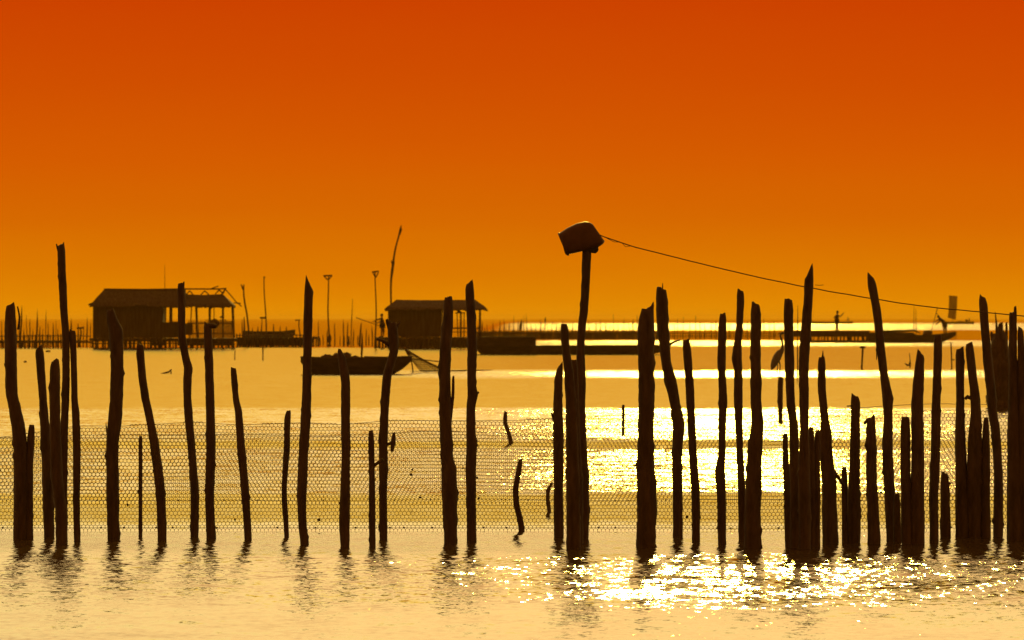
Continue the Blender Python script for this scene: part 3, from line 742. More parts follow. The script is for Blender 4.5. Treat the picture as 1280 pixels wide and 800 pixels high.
def person(label, foot, pose, scale=1.0, flip=1.0, hat=None, group='people on the boats and platforms'):
    """pose: joint name -> (x, z) in metres in the plane seen by the camera, y spread is added; x is mirrored by flip"""
    root = empty('person', foot, label, 'person', group)
    J = {}
    def put(n, x, y, z, r): J[n] = (x * scale * flip, y * scale, z * scale, r * scale * (1.0 if r < .02 else 1.38))
    g = pose
    hip, chest, neck, head = g['hip'], g['chest'], g['neck'], g['head']
    put('pelvis', hip[0], 0, hip[1], .125)
    put('waist', (hip[0] + chest[0]) / 2, 0, (hip[1] + chest[1]) / 2, .115)
    put('chest', chest[0], 0, chest[1], .14)
    put('neck', neck[0], 0, neck[1], .055)
    hx, hz = head
    dx, dz = hx - neck[0], hz - neck[1]
    put('jaw', neck[0] + dx * .55, 0, neck[1] + dz * .55, .072)
    put('skull', hx, 0, hz, .093)
    put('crown', hx + dx * .35, 0, hz + dz * .35, .07)
    fx = g.get('face', 1)
    put('nose', hx + fx * .115, 0, hz - .02, .018)
    E = [('pelvis', 'waist'), ('waist', 'chest'), ('chest', 'neck'), ('neck', 'jaw'), ('jaw', 'skull'), ('skull', 'crown'), ('skull', 'nose')]
    for s, sg in (('l', -1), ('r', 1)):
        kn, an = g['knee_' + s], g['ankle_' + s]
        put('thigh_' + s, hip[0] * .9 + kn[0] * .1, sg * .095, hip[1] * .9 + kn[1] * .1, .085)
        put('knee_' + s, kn[0], sg * .10, kn[1], .058)
        put('calf_' + s, kn[0] * .65 + an[0] * .35, sg * .10, kn[1] * .65 + an[1] * .35, .052)
        put('ankle_' + s, an[0], sg * .10, an[1], .036)
        put('toe_' + s, an[0] + fx * .17, sg * .11, an[1] - .055, .032)
        E += [('pelvis', 'thigh_' + s), ('thigh_' + s, 'knee_' + s), ('knee_' + s, 'calf_' + s), ('calf_' + s, 'ankle_' + s), ('ankle_' + s, 'toe_' + s)]
        el, wr = g['elbow_' + s], g['wrist_' + s]
        sh = g.get('shoulder', (chest[0] * .4 + neck[0] * .6, chest[1] * .35 + neck[1] * .65 - .03))
        put('shoulder_' + s, sh[0], sg * .19, sh[1], .058)
        put('elbow_' + s, el[0], sg * el[2], el[1], .042)
        put('wrist_' + s, wr[0], sg * wr[2], wr[1], .028)
        E += [('chest', 'shoulder_' + s), ('shoulder_' + s, 'elbow_' + s), ('elbow_' + s, 'wrist_' + s)]
        d = Vector((wr[0] - el[0], 0, wr[1] - el[1])); d = d.normalized() if d.length > 0 else Vector((0, 0, -1))
        pv = Vector((wr[0], sg * wr[2], wr[1])); pc = pv + d * .07
        put('palm_' + s, pc.x, pc.y, pc.z, .033)
        E.append(('wrist_' + s, 'palm_' + s))
        perp = Vector((-d.z, 0, d.x))
        for f in range(4):
            off = Vector((0, 1, 0)) * (f - 1.5) * .021
            a = pc + d * .045 + off; b = a + d * (.034 - abs(f - 1.4) * .005) - perp * .018; c = b - perp * .03
            for nm, v in (('a', a), ('b', b), ('c', c)): put('finger%d%s_%s' % (f, nm, s), v.x, v.y, v.z, .0095)
            E += [('palm_' + s, 'finger%da_%s' % (f, s)), ('finger%da_%s' % (f, s), 'finger%db_%s' % (f, s)), ('finger%db_%s' % (f, s), 'finger%dc_%s' % (f, s))]
        a = pc - d * .02 - Vector((0, 1, 0)) * sg * .04; b = a + d * .03 - perp * .03
        put('thumb_a_' + s, a.x, a.y, a.z, .011); put('thumb_b_' + s, b.x, b.y, b.z, .0095)
        E += [('palm_' + s, 'thumb_a_' + s), ('thumb_a_' + s, 'thumb_b_' + s)]
    skin_mesh('body', J, E, 'skin', root, None, 2)
    # clothes: shirt and shorts over the same joints
    sj = {n: J[n] for n in ('waist', 'chest')}
    sj = {'chest': (*J['chest'][:3], J['chest'][3] * 1.12), 'waist': (*J['waist'][:3], J['waist'][3] * 1.16), 'pelvis': (*J['pelvis'][:3], J['pelvis'][3] * 1.10)}
    for s in 'lr':
        sj['shoulder_' + s] = (*J['shoulder_' + s][:3], J['shoulder_' + s][3] * 1.25)
        a = Vector(J['shoulder_' + s][:3]).lerp(Vector(J['elbow_' + s][:3]), 0.7); sj['sleeve_' + s] = (*a, .062 * scale)
    skin_mesh('shirt', sj, [('chest', 'waist'), ('waist', 'pelvis'), ('chest', 'shoulder_l'), ('chest', 'shoulder_r'), ('shoulder_l', 'sleeve_l'), ('shoulder_r', 'sleeve_r')], 'cloth', root, None)
    tj = {'pelvis': (*J['pelvis'][:3], J['pelvis'][3] * 1.14)}
    for s in 'lr':
        tj['thigh_' + s] = (*J['thigh_' + s][:3], J['thigh_' + s][3] * 1.16)
        a = Vector(J['thigh_' + s][:3]).lerp(Vector(J['knee_' + s][:3]), 0.85); tj['hem_' + s] = (*a, .082 * scale)
    skin_mesh('shorts', tj, [('pelvis', 'thigh_l'), ('pelvis', 'thigh_r'), ('thigh_l', 'hem_l'), ('thigh_r', 'hem_r')], 'shorts', root, None)
    loc = root.location
    cr = Vector(J['skull'][:3]); tip = Vector(J['crown'][:3]); ud = (tip - cr).normalized()
    hm = MB()
    if hat:
        side = Vector((0, 1, 0)); fw = side.cross(ud)
        rr = []
        for h, r in ((0.02, .21), (0.035, .21), (0.06, .15), (0.10, .09), (0.145, .02)):
            rr.append([loc + cr + ud * h * scale + (fw * math.cos(2 * math.pi * j / 16) + side * math.sin(2 * math.pi * j / 16)) * r * scale for j in range(16)])
        hm.loft(rr); hm.build('hat', M['straw'], parent=root)
    else:
        hm.blob(loc + cr + ud * .025 * scale - Vector((fx * flip * .012 * scale, 0, 0)), (.103 * scale, .10 * scale, .10 * scale), 12, 8, 0.1, 2); hm.build('hair', M['hair'], parent=root)
    return root

def build_people():
    # man on the platform of the smaller hut, arm out, holding a long pole
    Y = dist(434.4) - 1.6; k = mpp(Y)
    foot = at(477.5, 421.2, Y); s = 29.5 * k / 1.72
    person('person standing at the end of the smaller hut platform holding a long pole out', foot,
           dict(hip=(0.03, .90), chest=(0.0, 1.24), neck=(-.01, 1.45), head=(-.02, 1.60), face=-1,
                knee_l=(-.02, .48), ankle_l=(-.04, .06), knee_r=(0.12, .48), ankle_r=(0.10, .06),
                elbow_l=(-.32, 1.27, .2), wrist_l=(-.58, 1.14, .08), elbow_r=(-.12, 1.12, .24), wrist_r=(-.34, 1.03, .06)), s)
    pole_between('bamboo_pole', at(445, 397, Y - .1), at(475, 407.5, Y - .06), .03, 'bamboo', 'thin pole held out by the person beside the smaller hut', 'pole', bend=0)
    # bent boatman on the stern of the long punt
    Y = dist(428.2); k = mpp(Y)
    foot = at(1180.5, 418.8, Y); s = 27.5 * k / 1.72
    person('person bending forward over a long pole on the upturned end of the punt', foot,
           dict(hip=(.02, .88), chest=(-.20, 1.18), neck=(-.36, 1.34), head=(-.47, 1.44), face=-1,
                knee_l=(-.06, .47), ankle_l=(0.0, .06), knee_r=(.14, .46), ankle_r=(.16, .06),
                elbow_l=(-.46, 1.02, .2), wrist_l=(-.62, .88, .08), elbow_r=(-.55, 1.18, .22), wrist_r=(-.68, 1.06, .08)), s)
    pole_between('bamboo_pole', at(1172, 384.5, Y - .05), at(1164, 414.5, Y - .15), .035, 'bamboo', 'punting pole slanting down from the bent boatman', 'pole')
    pole_between('bamboo_pole', at(1170.5, 391.5, Y - .2), at(1173.5, 394.5, Y), .03, 'bamboo', 'short crosspiece lashed to the punting pole', 'pole')
    # person on the raised deck
    foot = at(1046.0, 414.2, Y + 0.4); s = 20.5 * k / 1.72
    person('person standing on the long low deck with one arm raised', foot,
           dict(hip=(.0, .90), chest=(.02, 1.22), neck=(.04, 1.44), head=(.06, 1.59), face=1,
                knee_l=(-.05, .48), ankle_l=(-.08, .06), knee_r=(.06, .48), ankle_r=(.08, .06),
                elbow_l=(-.26, 1.14, .24), wrist_l=(-.05, 1.02, .2), elbow_r=(.32, 1.22, .24), wrist_r=(.52, 1.46, .2)), s * 1.28, hat=False)
    # crew far out on the water
    Yb = dist(404.4); kb = mpp(Yb)
    person('tiny person sitting up in the far boat behind the person on the deck', at(1059.5, 402.6, Yb),
           dict(hip=(0, .55), chest=(.02, .92), neck=(.05, 1.15), head=(.09, 1.30), face=1, knee_l=(.3, .62), ankle_l=(.34, .10), knee_r=(.34, .6), ankle_r=(.30, .10),
                elbow_l=(.3, .92, .2), wrist_l=(.55, 1.05, .1), elbow_r=(.32, .85, .2), wrist_r=(.5, .75, .1)), 1.45)
    Yc = dist(405.0)
    person('tiny person crouching at the end of the far sailing boat', at(1212, 402.8, Yc),
           dict(hip=(0, .5), chest=(-.03, .86), neck=(-.06, 1.08), head=(-.09, 1.22), face=-1, knee_l=(-.3, .6), ankle_l=(-.3, .08), knee_r=(-.34, .58), ankle_r=(-.26, .08),
                elbow_l=(-.28, .8, .2), wrist_l=(-.45, .7, .1), elbow_r=(-.3, .78, .2), wrist_r=(-.5, .8, .1)), 1.2, hat=True)

# ------------------------------------------------------------------ heron
def build_heron():
    Y = dist(527); k = mpp(Y)
    root_pt = at(975.8, 471.5, Y)
    def Q(x, y, dy=0.0):
        v = at(x, y, Y); v.y += dy; return v
    root = empty('heron', root_pt, 'long-necked heron standing on a rough stake beside the flat-topped post', 'bird')
    mb = MB()
    spine = [(964.2, 462.5, .6), (966, 458, 3.2), (968.5, 452.5, 4.6), (971.5, 446.5, 5.2), (974.5, 441.5, 4.4), (977.3, 438, 3.0), (978.2, 434, 2.0), (978.0, 429, 1.5), (976.8, 424, 1.35), (975.6, 420, 1.3), (976.0, 417.2, 1.5), (978, 416.2, 1.8), (980, 416.5, 1.5), (982, 417.2, .8), (986, 418.2, .5), (990.5, 419.3, .12)]
    path = [(*Q(x, y), r * k) for x, y, r in spine]
    S = catmull(path, 0.012)
    mb.tube([p[:3] for p in S], [max(p[3], 0.001) for p in S], 12)
    # legs with the backward joint and long toes, one body surface with the bird
    for sg, (hx, hy) in ((-1, (971, 453)), (1, (974.2, 451.5))):
        pts = [Q(hx, hy, sg * .04), Q(hx + 1.2, 458, sg * .04), Q(hx + .4, 464.5, sg * .035), Q(974.3 + sg * .8, 471.3, sg * .035)]
        mb.tube(pts, [1.1 * k, .75 * k, .55 * k, .45 * k], 7)
        for tx in (-2.2, 2.6, 3.4): mb.tube([pts[-1], pts[-1] + Vector((tx * k, (tx - 2.5) * .006 * sg, -.004))], [.4 * k, .2 * k], 5)
    body = mb.build('body', M['feather'], parent=root)
    for sg in (-1, 1):
        wm = MB(); pts = [(976.3, 440.5, 1.6), (973, 445.5, 4.6), (969.5, 452, 4.8), (966.5, 458.5, 3.0), (964.6, 463, .7)]
        S = catmull([(*Q(x, y, sg * 2.6 * k), r * k) for x, y, r in pts], .012)
        rings = []
        for p in S:
            rings.append([Vector((p[0] + math.cos(a) * p[3] * .86, p[1] + math.sin(a) * p[3] * .55, p[2] + math.cos(a) * p[3] * .5)) for a in [2 * math.pi * j / 12 for j in range(12)]])
        wm.loft(rings); wm.build('wing', M['feather'], parent=root)
    em = MB(); em.tube([Q(978.5, 415.3), Q(974.8, 416.1), Q(972.3, 418.4)], [.8 * k, .5 * k, .15 * k], 6); em.build('crest', M['hair'], parent=root)

# ------------------------------------------------------------------ stakes (copied)
class StakeKit:
    def __init__(self):
        self.protos = []
    def mesh(self, i):
        while len(self.protos) <= i:
            mb = MB(); s = len(self.protos) * 3.7 + 1
            pts = []; rad = []
            for q in range(9):
                t = q / 8
                pts.append((0.9 * noise.noise(Vector((t * 2.0, s, 0))) * t, 0.7 * noise.noise(Vector((t * 2.0, s, 5))) * t, -0.15 + 1.15 * t))
                rad.append(0.5 * (1.1 - 0.45 * t) * (1 + 0.12 * noise.noise(Vector((t * 9, s, 2)))))
            # unit stake: height 1, diameter 1 (scaled when placed)
            mb.tube([(p[0] * 1.2, p[1] * 1.2, p[2]) for p in pts], rad, 7)
            o = mb.build('stake', M['stake']); me = o.data
            bpy.data.objects.remove(o); self.protos.append(me)
        return self.protos[i]
KIT = StakeKit()
STAKE_COUNT = [0]
def stake(px, ytop, ybase, w, label, group, lean=0.0, dy=0.0, var=None):
    Y = dist(ybase) + dy; k = mpp(Y)
    o = bpy.data.objects.new('stake', KIT.mesh((STAKE_COUNT[0] if var is None else var) % 5)); STAKE_COUNT[0] += 1
    COL.objects.link(o)
    b = at(px, ybase, Y); b.z = 0
    top = at(px, ytop, Y).z
    o.location = b; o.scale = (w * k, w * k, top)
    o.rotation_euler = (random.uniform(-.03, .03), lean, random.uniform(0, 6.28))
    return tag(o, label, 'stake', group)

def t_pole(label, px, pxb, ytop, ybase, half, brace, w=1.6, dy=0.0, group='tall poles on the far fish pens', blob=False):
    Y = dist(ybase) + dy; k = mpp(Y)
    b = at(pxb, ybase, Y); b.z = 0
    root = empty('perch_pole', b, label, 'pole', group)
    mb = MB(); pts = [at(px + (pxb - px) * t + 0.8 * math.sin(t * 6 + px), ytop + (ybase - ytop) * t, Y) for t in [i / 10 for i in range(11)]]
    pts.append(Vector((pts[-1].x, Y, -0.4)))
    mb.tube(pts, [w * k * .5 * (0.8 + .04 * i) for i in range(12)], 7); pl = mb.build('pole', M['stake'], parent=root)
    cm = MB(); cm.tube([at(px - half[0], ytop + .2, Y - .02), at(px + half[1], ytop - .2 + half[2], Y - .02)], w * k * .5, 6); cb = cm.build('crossbar', M['stake'], parent=pl)
    for sg, (bx, by) in zip((-1, 1), brace):
        if bx is None: continue
        br = MB(); br.tube([at(bx, ytop + .6, Y + .01), at(px + .2 * sg, by, Y + .01)], w * k * .42, 6); br.build('brace', M['stake'], parent=pl)
    if blob:
        bb = MB(); bb.blob(at(pxb, ybase - 6, Y), (2.6 * k, 2.2 * k, 6 * k), 10, 8, .5, 3); bb.build('weed_clump', M['net'], parent=root)
    return root

def build_stakes():
    GA = 'thin stakes of the far fish pens'
    LA = 'thin dark stake behind the walkway left of the big hut'
    for x, y in ((2, 406), (9, 408), (24, 402), (34, 399), (37.5, 406), (46, 395), (49, 411), (57, 394), (60.5, 407), (66, 409), (69.5, 406), (72, 414), (88.5, 403), (98, 408), (104, 412), (108.5, 403), (113, 404), (-8, 404), (-15, 400), (-27, 407), (20, 412), (53, 414), (41, 415), (29, 413)):
        stake(x, y, 433.6, random.uniform(1.0, 2.0), LA, GA, random.uniform(-.03, .03), random.uniform(2, 10))
    stake(24.8, 392, 432.8, 2.2, 'crooked stake leaning against the notched bowed post from behind', GA, -.06, 8)
    t_pole('short perch pole with a small crossbar left of the big hut', 100.5, 100.5, 410, 433.5, (4.5, 4.5, 0), ((None, 0), (None, 0)), 2.2, 5)
    LB = 'thin stake standing in the bright water between the big hut walkway and the smaller hut'
    for x, y, w, l in ((398, 406, 1.5, -.02), (418.5, 407, 1.6, -.03), (429, 404, 1.2, -.05), (434, 406, 1.8, -.03), (441.5, 415, 1.5, 0), (457.5, 414, 1.5, 0), (465.5, 410, 1.5, 0), (409, 414, 1.2, 0), (404, 419, 1.2, 0), (395, 421, 1.4, 0), (400, 422, 1.6, 0), (425, 421, 1.2, 0), (430, 418, 1.8, 0), (436, 421, 2.6, 0), (453, 421, 1.2, 0), (461, 420, 1.4, 0), (447, 420, 1.2, 0)):
        stake(x, y, 429.0, w, LB, GA, l, random.uniform(-6, 14))
    stake(438.7, 382, 429.0, 1.2, 'long thin stake tilting left, much taller than the stakes around it', GA, -.05)
    stake(449.5, 406.5, 430.2, 2.8, 'thick short stake leaning left among the thin ones near the laden boat', GA, -.09)
    stake(303.5, 405, 430, 1.5, 'small upright stake beside the open end of the big hut', GA, 0, 4)
    stake(305.5, 402.5, 430, 2.6, 'stubby thick stake just outside the veranda of the big hut', GA, 0, 4)
    for x, y in ((321.5, 411), (342, 409), (349.5, 410), (358, 413), (315, 413)):
        stake(x, y, 431.5, 2.2, 'stubby stake end above the walkway right of the big hut', GA, 0, 3)
    stake(328.6, 432, 449.6, 1.6, 'lone thin stick in the calm water in front of the right walkway', GA, 0)
    stake(326, 402, 432, 1.5, 'leaning stick crossing the platform pole above the right walkway', GA, -.10, 0)
    stake(293.5, 436, 449, 1.2, 'lone thin stick in the calm water before the big hut veranda', GA, 0)
    stake(206, 352, 434, 1.1, 'thin stick poking up above the ridge of the big hut', GA, 0, 9)
    stake(452, 423, 452, 2.6, 'stick standing in the laden boat', 'sticks standing beside boats', -.05, -7)
    # tall poles
    t_pole('tall perch pole with a braced crossbar and a weed clump at its foot', 409.8, 411.5, 344.5, 429.6, (5.6, 5.4, 0), ((405.2, 350), (414.6, 350)), 1.9, blob=True)
    t_pole('tall perch pole with a crossbar beside the person with the pole', 469.6, 469.2, 339.8, 435.0, (4.6, 4.0, -.6), ((466, 347), (473, 347)), 1.8)
    t_pole('short perch pole with a one-sided crossbar at the end of the right walkway', 374.4, 374.3, 400.2, 431, (5.5, .8, 0), ((None, 0), (None, 0)), 1.6)
    r = t_pole('tall bare pole with a little platform halfway, on the right walkway', 330.5, 332.6, 346.5, 431.5, (1.3, 1.0, 0), ((None, 0), (None, 0)), 1.7)
    Y = dist(431.5); k = mpp(Y); mb = MB(); mb.box(at(328.3, 397.3, Y), (6.5 * k, .5, 2.4 * k)); mb.build('platform', M['board'], parent=r, smooth=False)
    # forked poles
    Y = dist(433); k = mpp(Y)
    rt = empty('forked_pole', at(311.5, 433, Y) * Vector((1, 1, 0)) if False else Vector((at(311.5, 433, Y).x, Y, 0)), 'crooked pole with a forked tip between the big hut and the bare pole', 'pole', 'tall poles on the far fish pens')
    mb = MB(); mb.tube([at(x, y, Y) for x, y in ((304.5, 361), (304.8, 370), (306, 379), (308.5, 392), (310.3, 408), (311.2, 420), (311.5, 434))], [.9 * k, 1 * k, 1.1 * k, 1.1 * k, 1.1 * k, 1.2 * k, 1.2 * k], 7); mb.build('pole', M['stake'], parent=rt)
    for tip in ((301.2, 355.3), (304.9, 355.5)):
        fm = MB(); fm.tube([at(*tip, Y), at((tip[0] + 304.5) / 2 - .2, 358.5, Y), at(304.5, 363, Y)], [.7 * k, .9 * k, .9 * k], 6); fm.build('branch', M['stake'], parent=rt)
    Y = dist(434.4) + 5; k = mpp(Y)
    rt = empty('forked_pole', Vector((at(489, 434, Y).x, Y, 0)), 'tallest crooked pole rising behind the smaller hut and bending right at its tip', 'pole', 'tall poles on the far fish pens')
    mb = MB(); P = [(501.6, 281.5), (500.5, 287), (498.5, 295), (496, 304), (494, 312), (492.3, 322), (491.6, 329), (490.3, 338), (489, 348), (488.6, 360), (488.8, 378), (489, 436)]
    mb.tube([at(x, y, Y) for x, y in P], [w * k for w in (.5, 1.3, 1.1, 1.0, 1.1, 1.2, 1.6, 1.7, 1.4, 1.2, 1.2, 1.4)], 8); mb.build('pole', M['stake'], parent=rt)
    for seg in (((489, 325.5), (490, 329), (491.5, 333)), ((502.4, 286), (501, 289), (499.5, 293))):
        fm = MB(); fm.tube([at(x, y, Y) for x, y in seg], [.6 * k, .9 * k, 1.1 * k], 6); fm.build('branch', M['stake'], parent=rt)
    # stakes of the far fence, middle and right
    LC = 'thin stake of the far fence on the bright horizon water'
    spec = [(598, 408), (603, 404), (609, 407), (616, 406), (625, 404), (631, 401), (636.5, 405), (642, 398), (647, 403), (655, 399), (658.5, 395), (664, 406), (670, 407), (676, 403), (690, 405), (695, 407), (703, 403), (716, 404), (735, 404), (745, 405), (751, 402), (757, 406), (767, 396), (773, 406), (780, 402), (786, 405), (791, 402), (797, 397), (843, 406), (847, 402), (854, 399), (862, 405), (869.5, 398), (875, 405), (881, 407), (889, 406), (895, 404), (912, 406), (934, 405), (955, 402), (962, 406), (968, 404)]
    for x, y in spec:
        stake(x, y, 420.5, random.uniform(.8, 1.3), LC, 'stakes of the far middle fence', random.uniform(-.02, .02), random.uniform(-20, 40))
    for i in range(46):
        x = 597 + i * 5.15 + random.uniform(-2, 2)
        stake(x, random.uniform(408, 413), 421.5, random.uniform(.8, 1.3), 'short stake end along the top of the far middle fence', 'stakes of the far middle fence', random.uniform(-.05, .05), random.uniform(-10, 10))
    # rag on a stake, net heap
    Y = dist(420.5); k = mpp(Y)
    rt = empty('rag_stake', Vector((at(681.5, 420, Y).x, Y, 0)), 'stake with a rag tied to its tip in the far fence', 'stake', 'stakes of the far middle fence')
    mb = MB(); mb.tube([at(681.8, 396.5, Y), at(681.4, 408, Y), at(681.5, 422, Y)], [.5 * k, .6 * k, .7 * k], 6); mb.build('pole', M['stake'], parent=rt)
    mb = MB(); mb.blob(at(681.6, 400, Y), (1.0 * k, 1.0 * k, 2.8 * k), 8, 6, .5, 2); mb.build('rag', M['cloth'], parent=rt)
    rt = empty('rag_stake', Vector((at(651, 420, Y).x, Y, 0)), 'stake wrapped in hanging netting in the far fence', 'stake', 'stakes of the far middle fence')
    mb = MB(); mb.tube([at(652, 398.8, Y), at(651.5, 408, Y), at(651, 422, Y)], [.5 * k, .6 * k, .7 * k], 6); mb.build('pole', M['stake'], parent=rt)
    mb = MB(); mb.tube([at(651.8, 400, Y), at(651.3, 404, Y), at(650.7, 409, Y), at(650.5, 413, Y)], [.6 * k, 1.5 * k, 2.2 * k, 1.2 * k], 9); mb.build('netting', M['net'], parent=rt)
    # sticks in the calm water right of the heron
    Y = dist(461); k = mpp(Y)
    rt = empty('perch_pole', Vector((at(1077, 461, Y).x, Y, 0)), 'short t-topped stick alone in the calm water under the long deck', 'pole')
    mb = MB(); mb.tube([at(1078.6, 432.5, Y), at(1078, 445, Y), at(1077, 462, Y)], [1.3 * k, 1.2 * k, 1.2 * k], 8); mb.build('pole', M['stake'], parent=rt)
    mb = MB(); mb.tube([at(1074.6, 434.6, Y), at(1078, 433.8, Y), at(1082, 434.6, Y)], [1 * k, 1.6 * k, .9 * k], 7); mb.build('crossbar', M['stake'], parent=rt)
    Y = dist(459.6); k = mpp(Y)
    rt = empty('mooring_stick', Vector((at(1189.5, 459.6, Y).x, Y, 0)), 'thin stick with a stub in the calm water behind the A-shaped pair', 'stake')
    mb = MB(); mb.tube([at(1188.5, 427.5, Y), at(1189.2, 440, Y), at(1189.7, 460.5, Y)], [.8 * k, .9 * k, .9 * k], 7); mb.build('pole', M['stake'], parent=rt)
    mb = MB(); mb.tube([at(1193.5, 449.6, Y), at(1189.5, 450, Y)], .7 * k, 6); mb.build('branch', M['stake'], parent=rt)
    Y = dist(458.5); k = mpp(Y)
    rt = empty('float_marker', Vector((at(1137, 458.5, Y).x, Y, 0)), 'stick marker with a tangle of floats in the calm water before the punt', 'marker')
    mb = MB(); mb.tube([at(1136.8, 441.5, Y), at(1137.6, 450, Y), at(1137.8, 459.5, Y)], [.5 * k, .6 * k, .8 * k], 6); mb.build('pole', M['stake'], parent=rt)
    mb = MB(); mb.tube([at(1131, 454, Y), at(1134, 456.5, Y), at(1138, 456, Y)], [.6 * k, 1.2 * k, 1.4 * k], 7); mb.blob(at(1137.5, 454, Y), (1.5 * k, 1.3 * k, 2 * k), 8, 6, .4, 1); mb.build('float', M['net'], parent=rt)
    stake(997, 400, 470, 1.8, 'thin straight stick between the heron post and the slant-cut post', 'sticks standing beside boats', 0, 0)
    for x, y, yb in ((1142, 391, 428), (1145.5, 391, 428)):
        stake(x, y, yb, 1.0, 'one of two thin sticks rising side by side from the punt', 'sticks standing beside boats', 0, 1)
    # driftwood and floats
    Y = dist(467); k = mpp(Y); mb = MB()
    mb.tube([at(201, 467, Y), at(206, 466.2, Y), at(211, 465, Y), at(213.5, 462.8, Y)], [.5 * k, 1 * k, 1.2 * k, 1 * k], 7); mb.tube([at(214, 461.5, Y), at(213.8, 467.5, Y)], .7 * k, 6)
    tag(mb.build('driftwood', M['stake'], origin=(at(208, 467, Y).x, Y, 0)), 'low branch of driftwood floating in the calm water before the big hut', 'driftwood')
    for px, py, rr, l in ((31.5, 452.3, 1.9, 'round float bobbing in the calm water behind the notched bowed post'), (60, 439.3, 2.0, 'flat float close to the left walkway')):
        Y = dist(py + .8); k = mpp(Y); mb = MB(); mb.blob(at(px, py, Y), (rr * k * (1.6 if rr == 2.0 else 1), rr * k, rr * k * .8), 10, 8, .1, 1)
        tag(mb.build('float', M['net'], origin=(at(px, py, Y).x, Y, 0)), l, 'float', 'floats on the calm water')

# ------------------------------------------------------------------ dead stump at the right
def build_stump():
    Y = dist(509.5); k = mpp(Y)
    root = empty('tree_stump', Vector((at(1250, 509.5, Y).x, Y, 0)), 'jagged dead tree stump with spiky prongs behind the last posts', 'stump')
    mb = MB()
    def T(pts, seed): trunk(mb, [(*at(x, y, Y + random.uniform(-.05, .05)), w * .5 * k) for x, y, w in pts] + [(at(pts[-1][0], 0, Y).x, Y, -.5, pts[-1][2] * .5 * k)], 12, .06, .3, .8, seed, .12)
    T([(1249, 416, 17), (1250, 440, 27), (1250, 475, 33), (1250, 509, 35)], 3)
    mb.build('trunk', M['wood'], parent=root)
    for i, pts in enumerate(([(1250.5, 404, 7), (1250, 425, 8), (1248.5, 455, 10)], [(1244, 390, 1.2), (1245.5, 405, 2.5), (1247, 430, 5), (1248, 450, 6)], [(1258, 403, 3), (1258, 425, 4), (1256, 455, 7)], [(1239, 415, 4), (1241.5, 430, 5), (1244, 455, 8)])):
        bm = MB(); trunk(bm, [(*at(x, y, Y + (i - 1.5) * .06), w * .5 * k) for x, y, w in pts], 9, .06, .5, .8, i + 7, .12); bm.build('branch', M['wood'], parent=root)

# ------------------------------------------------------------------ huts and walkways
def stilt_row(root, xs, ytop, ybot, Y, w, name='stilt', jitter=1.0):
    k = mpp(Y)
    for x in xs:
        xx = x + random.uniform(-jitter, jitter)
        mb = MB(); a = at(xx + random.uniform(-.6, .6), ytop + random.uniform(-1.2, 0.6), Y); b = at(xx, ybot, Y)
        mb.tube([a, (a + b) / 2 + Vector((random.uniform(-.4, .4) * k, 0, 0)), b, b + Vector((0, 0, -.4))], [w * k * .5 * random.uniform(.75, 1.2)] * 4, 6)
        mb.build(name, M['stake'], parent=root)

def walkway(label, x0, x1, yw, ydeck, ytop, step, depth=1.4, dy=0.0, thick=2.2):
    Y = dist(yw) + dy; k = mpp(Y)
    root = empty('walkway', Vector((at((x0 + x1) / 2, yw, Y).x, Y, 0)), label, 'walkway', 'stilt walkways of the fish pens')
    mb = MB(); z = at(0, ydeck, Y).z
    n = int((x1 - x0) * k / 0.28)
    for i in range(n):
        x = at(x0, 0, Y).x + (i + .5) * .28
        mb.box((x, Y + depth / 2, z + random.uniform(-.015, .015)), (.25, depth, .05))
    mb.box((at((x0 + x1) / 2, 0, Y).x, Y + .06, z - thick * k * .5 - .03), ((x1 - x0) * k, .09, thick * k)); mb.box((at((x0 + x1) / 2, 0, Y).x, Y + depth - .08, z - .09), ((x1 - x0) * k, .09, .10))
    mb.build('deck', M['board'], parent=root, smooth=False)
    xs = np.arange(x0 + 1, x1, step)
    stilt_row(root, xs[:48], ytop, yw, Y - .05, 1.7)
    stilt_row(root, xs[:45] + step * .45, ydeck + 2, yw - 1, Y + depth, 1.5)
    mb = MB()
    pts = [at(x0 + (x1 - x0) * i / 20, ytop + 1.6 + random.uniform(-.5, .5), Y - .1) for i in range(21)]
    mb.tube(pts, .55 * k, 6); mb.build('rail', M['bamboo'], parent=root)
    return root

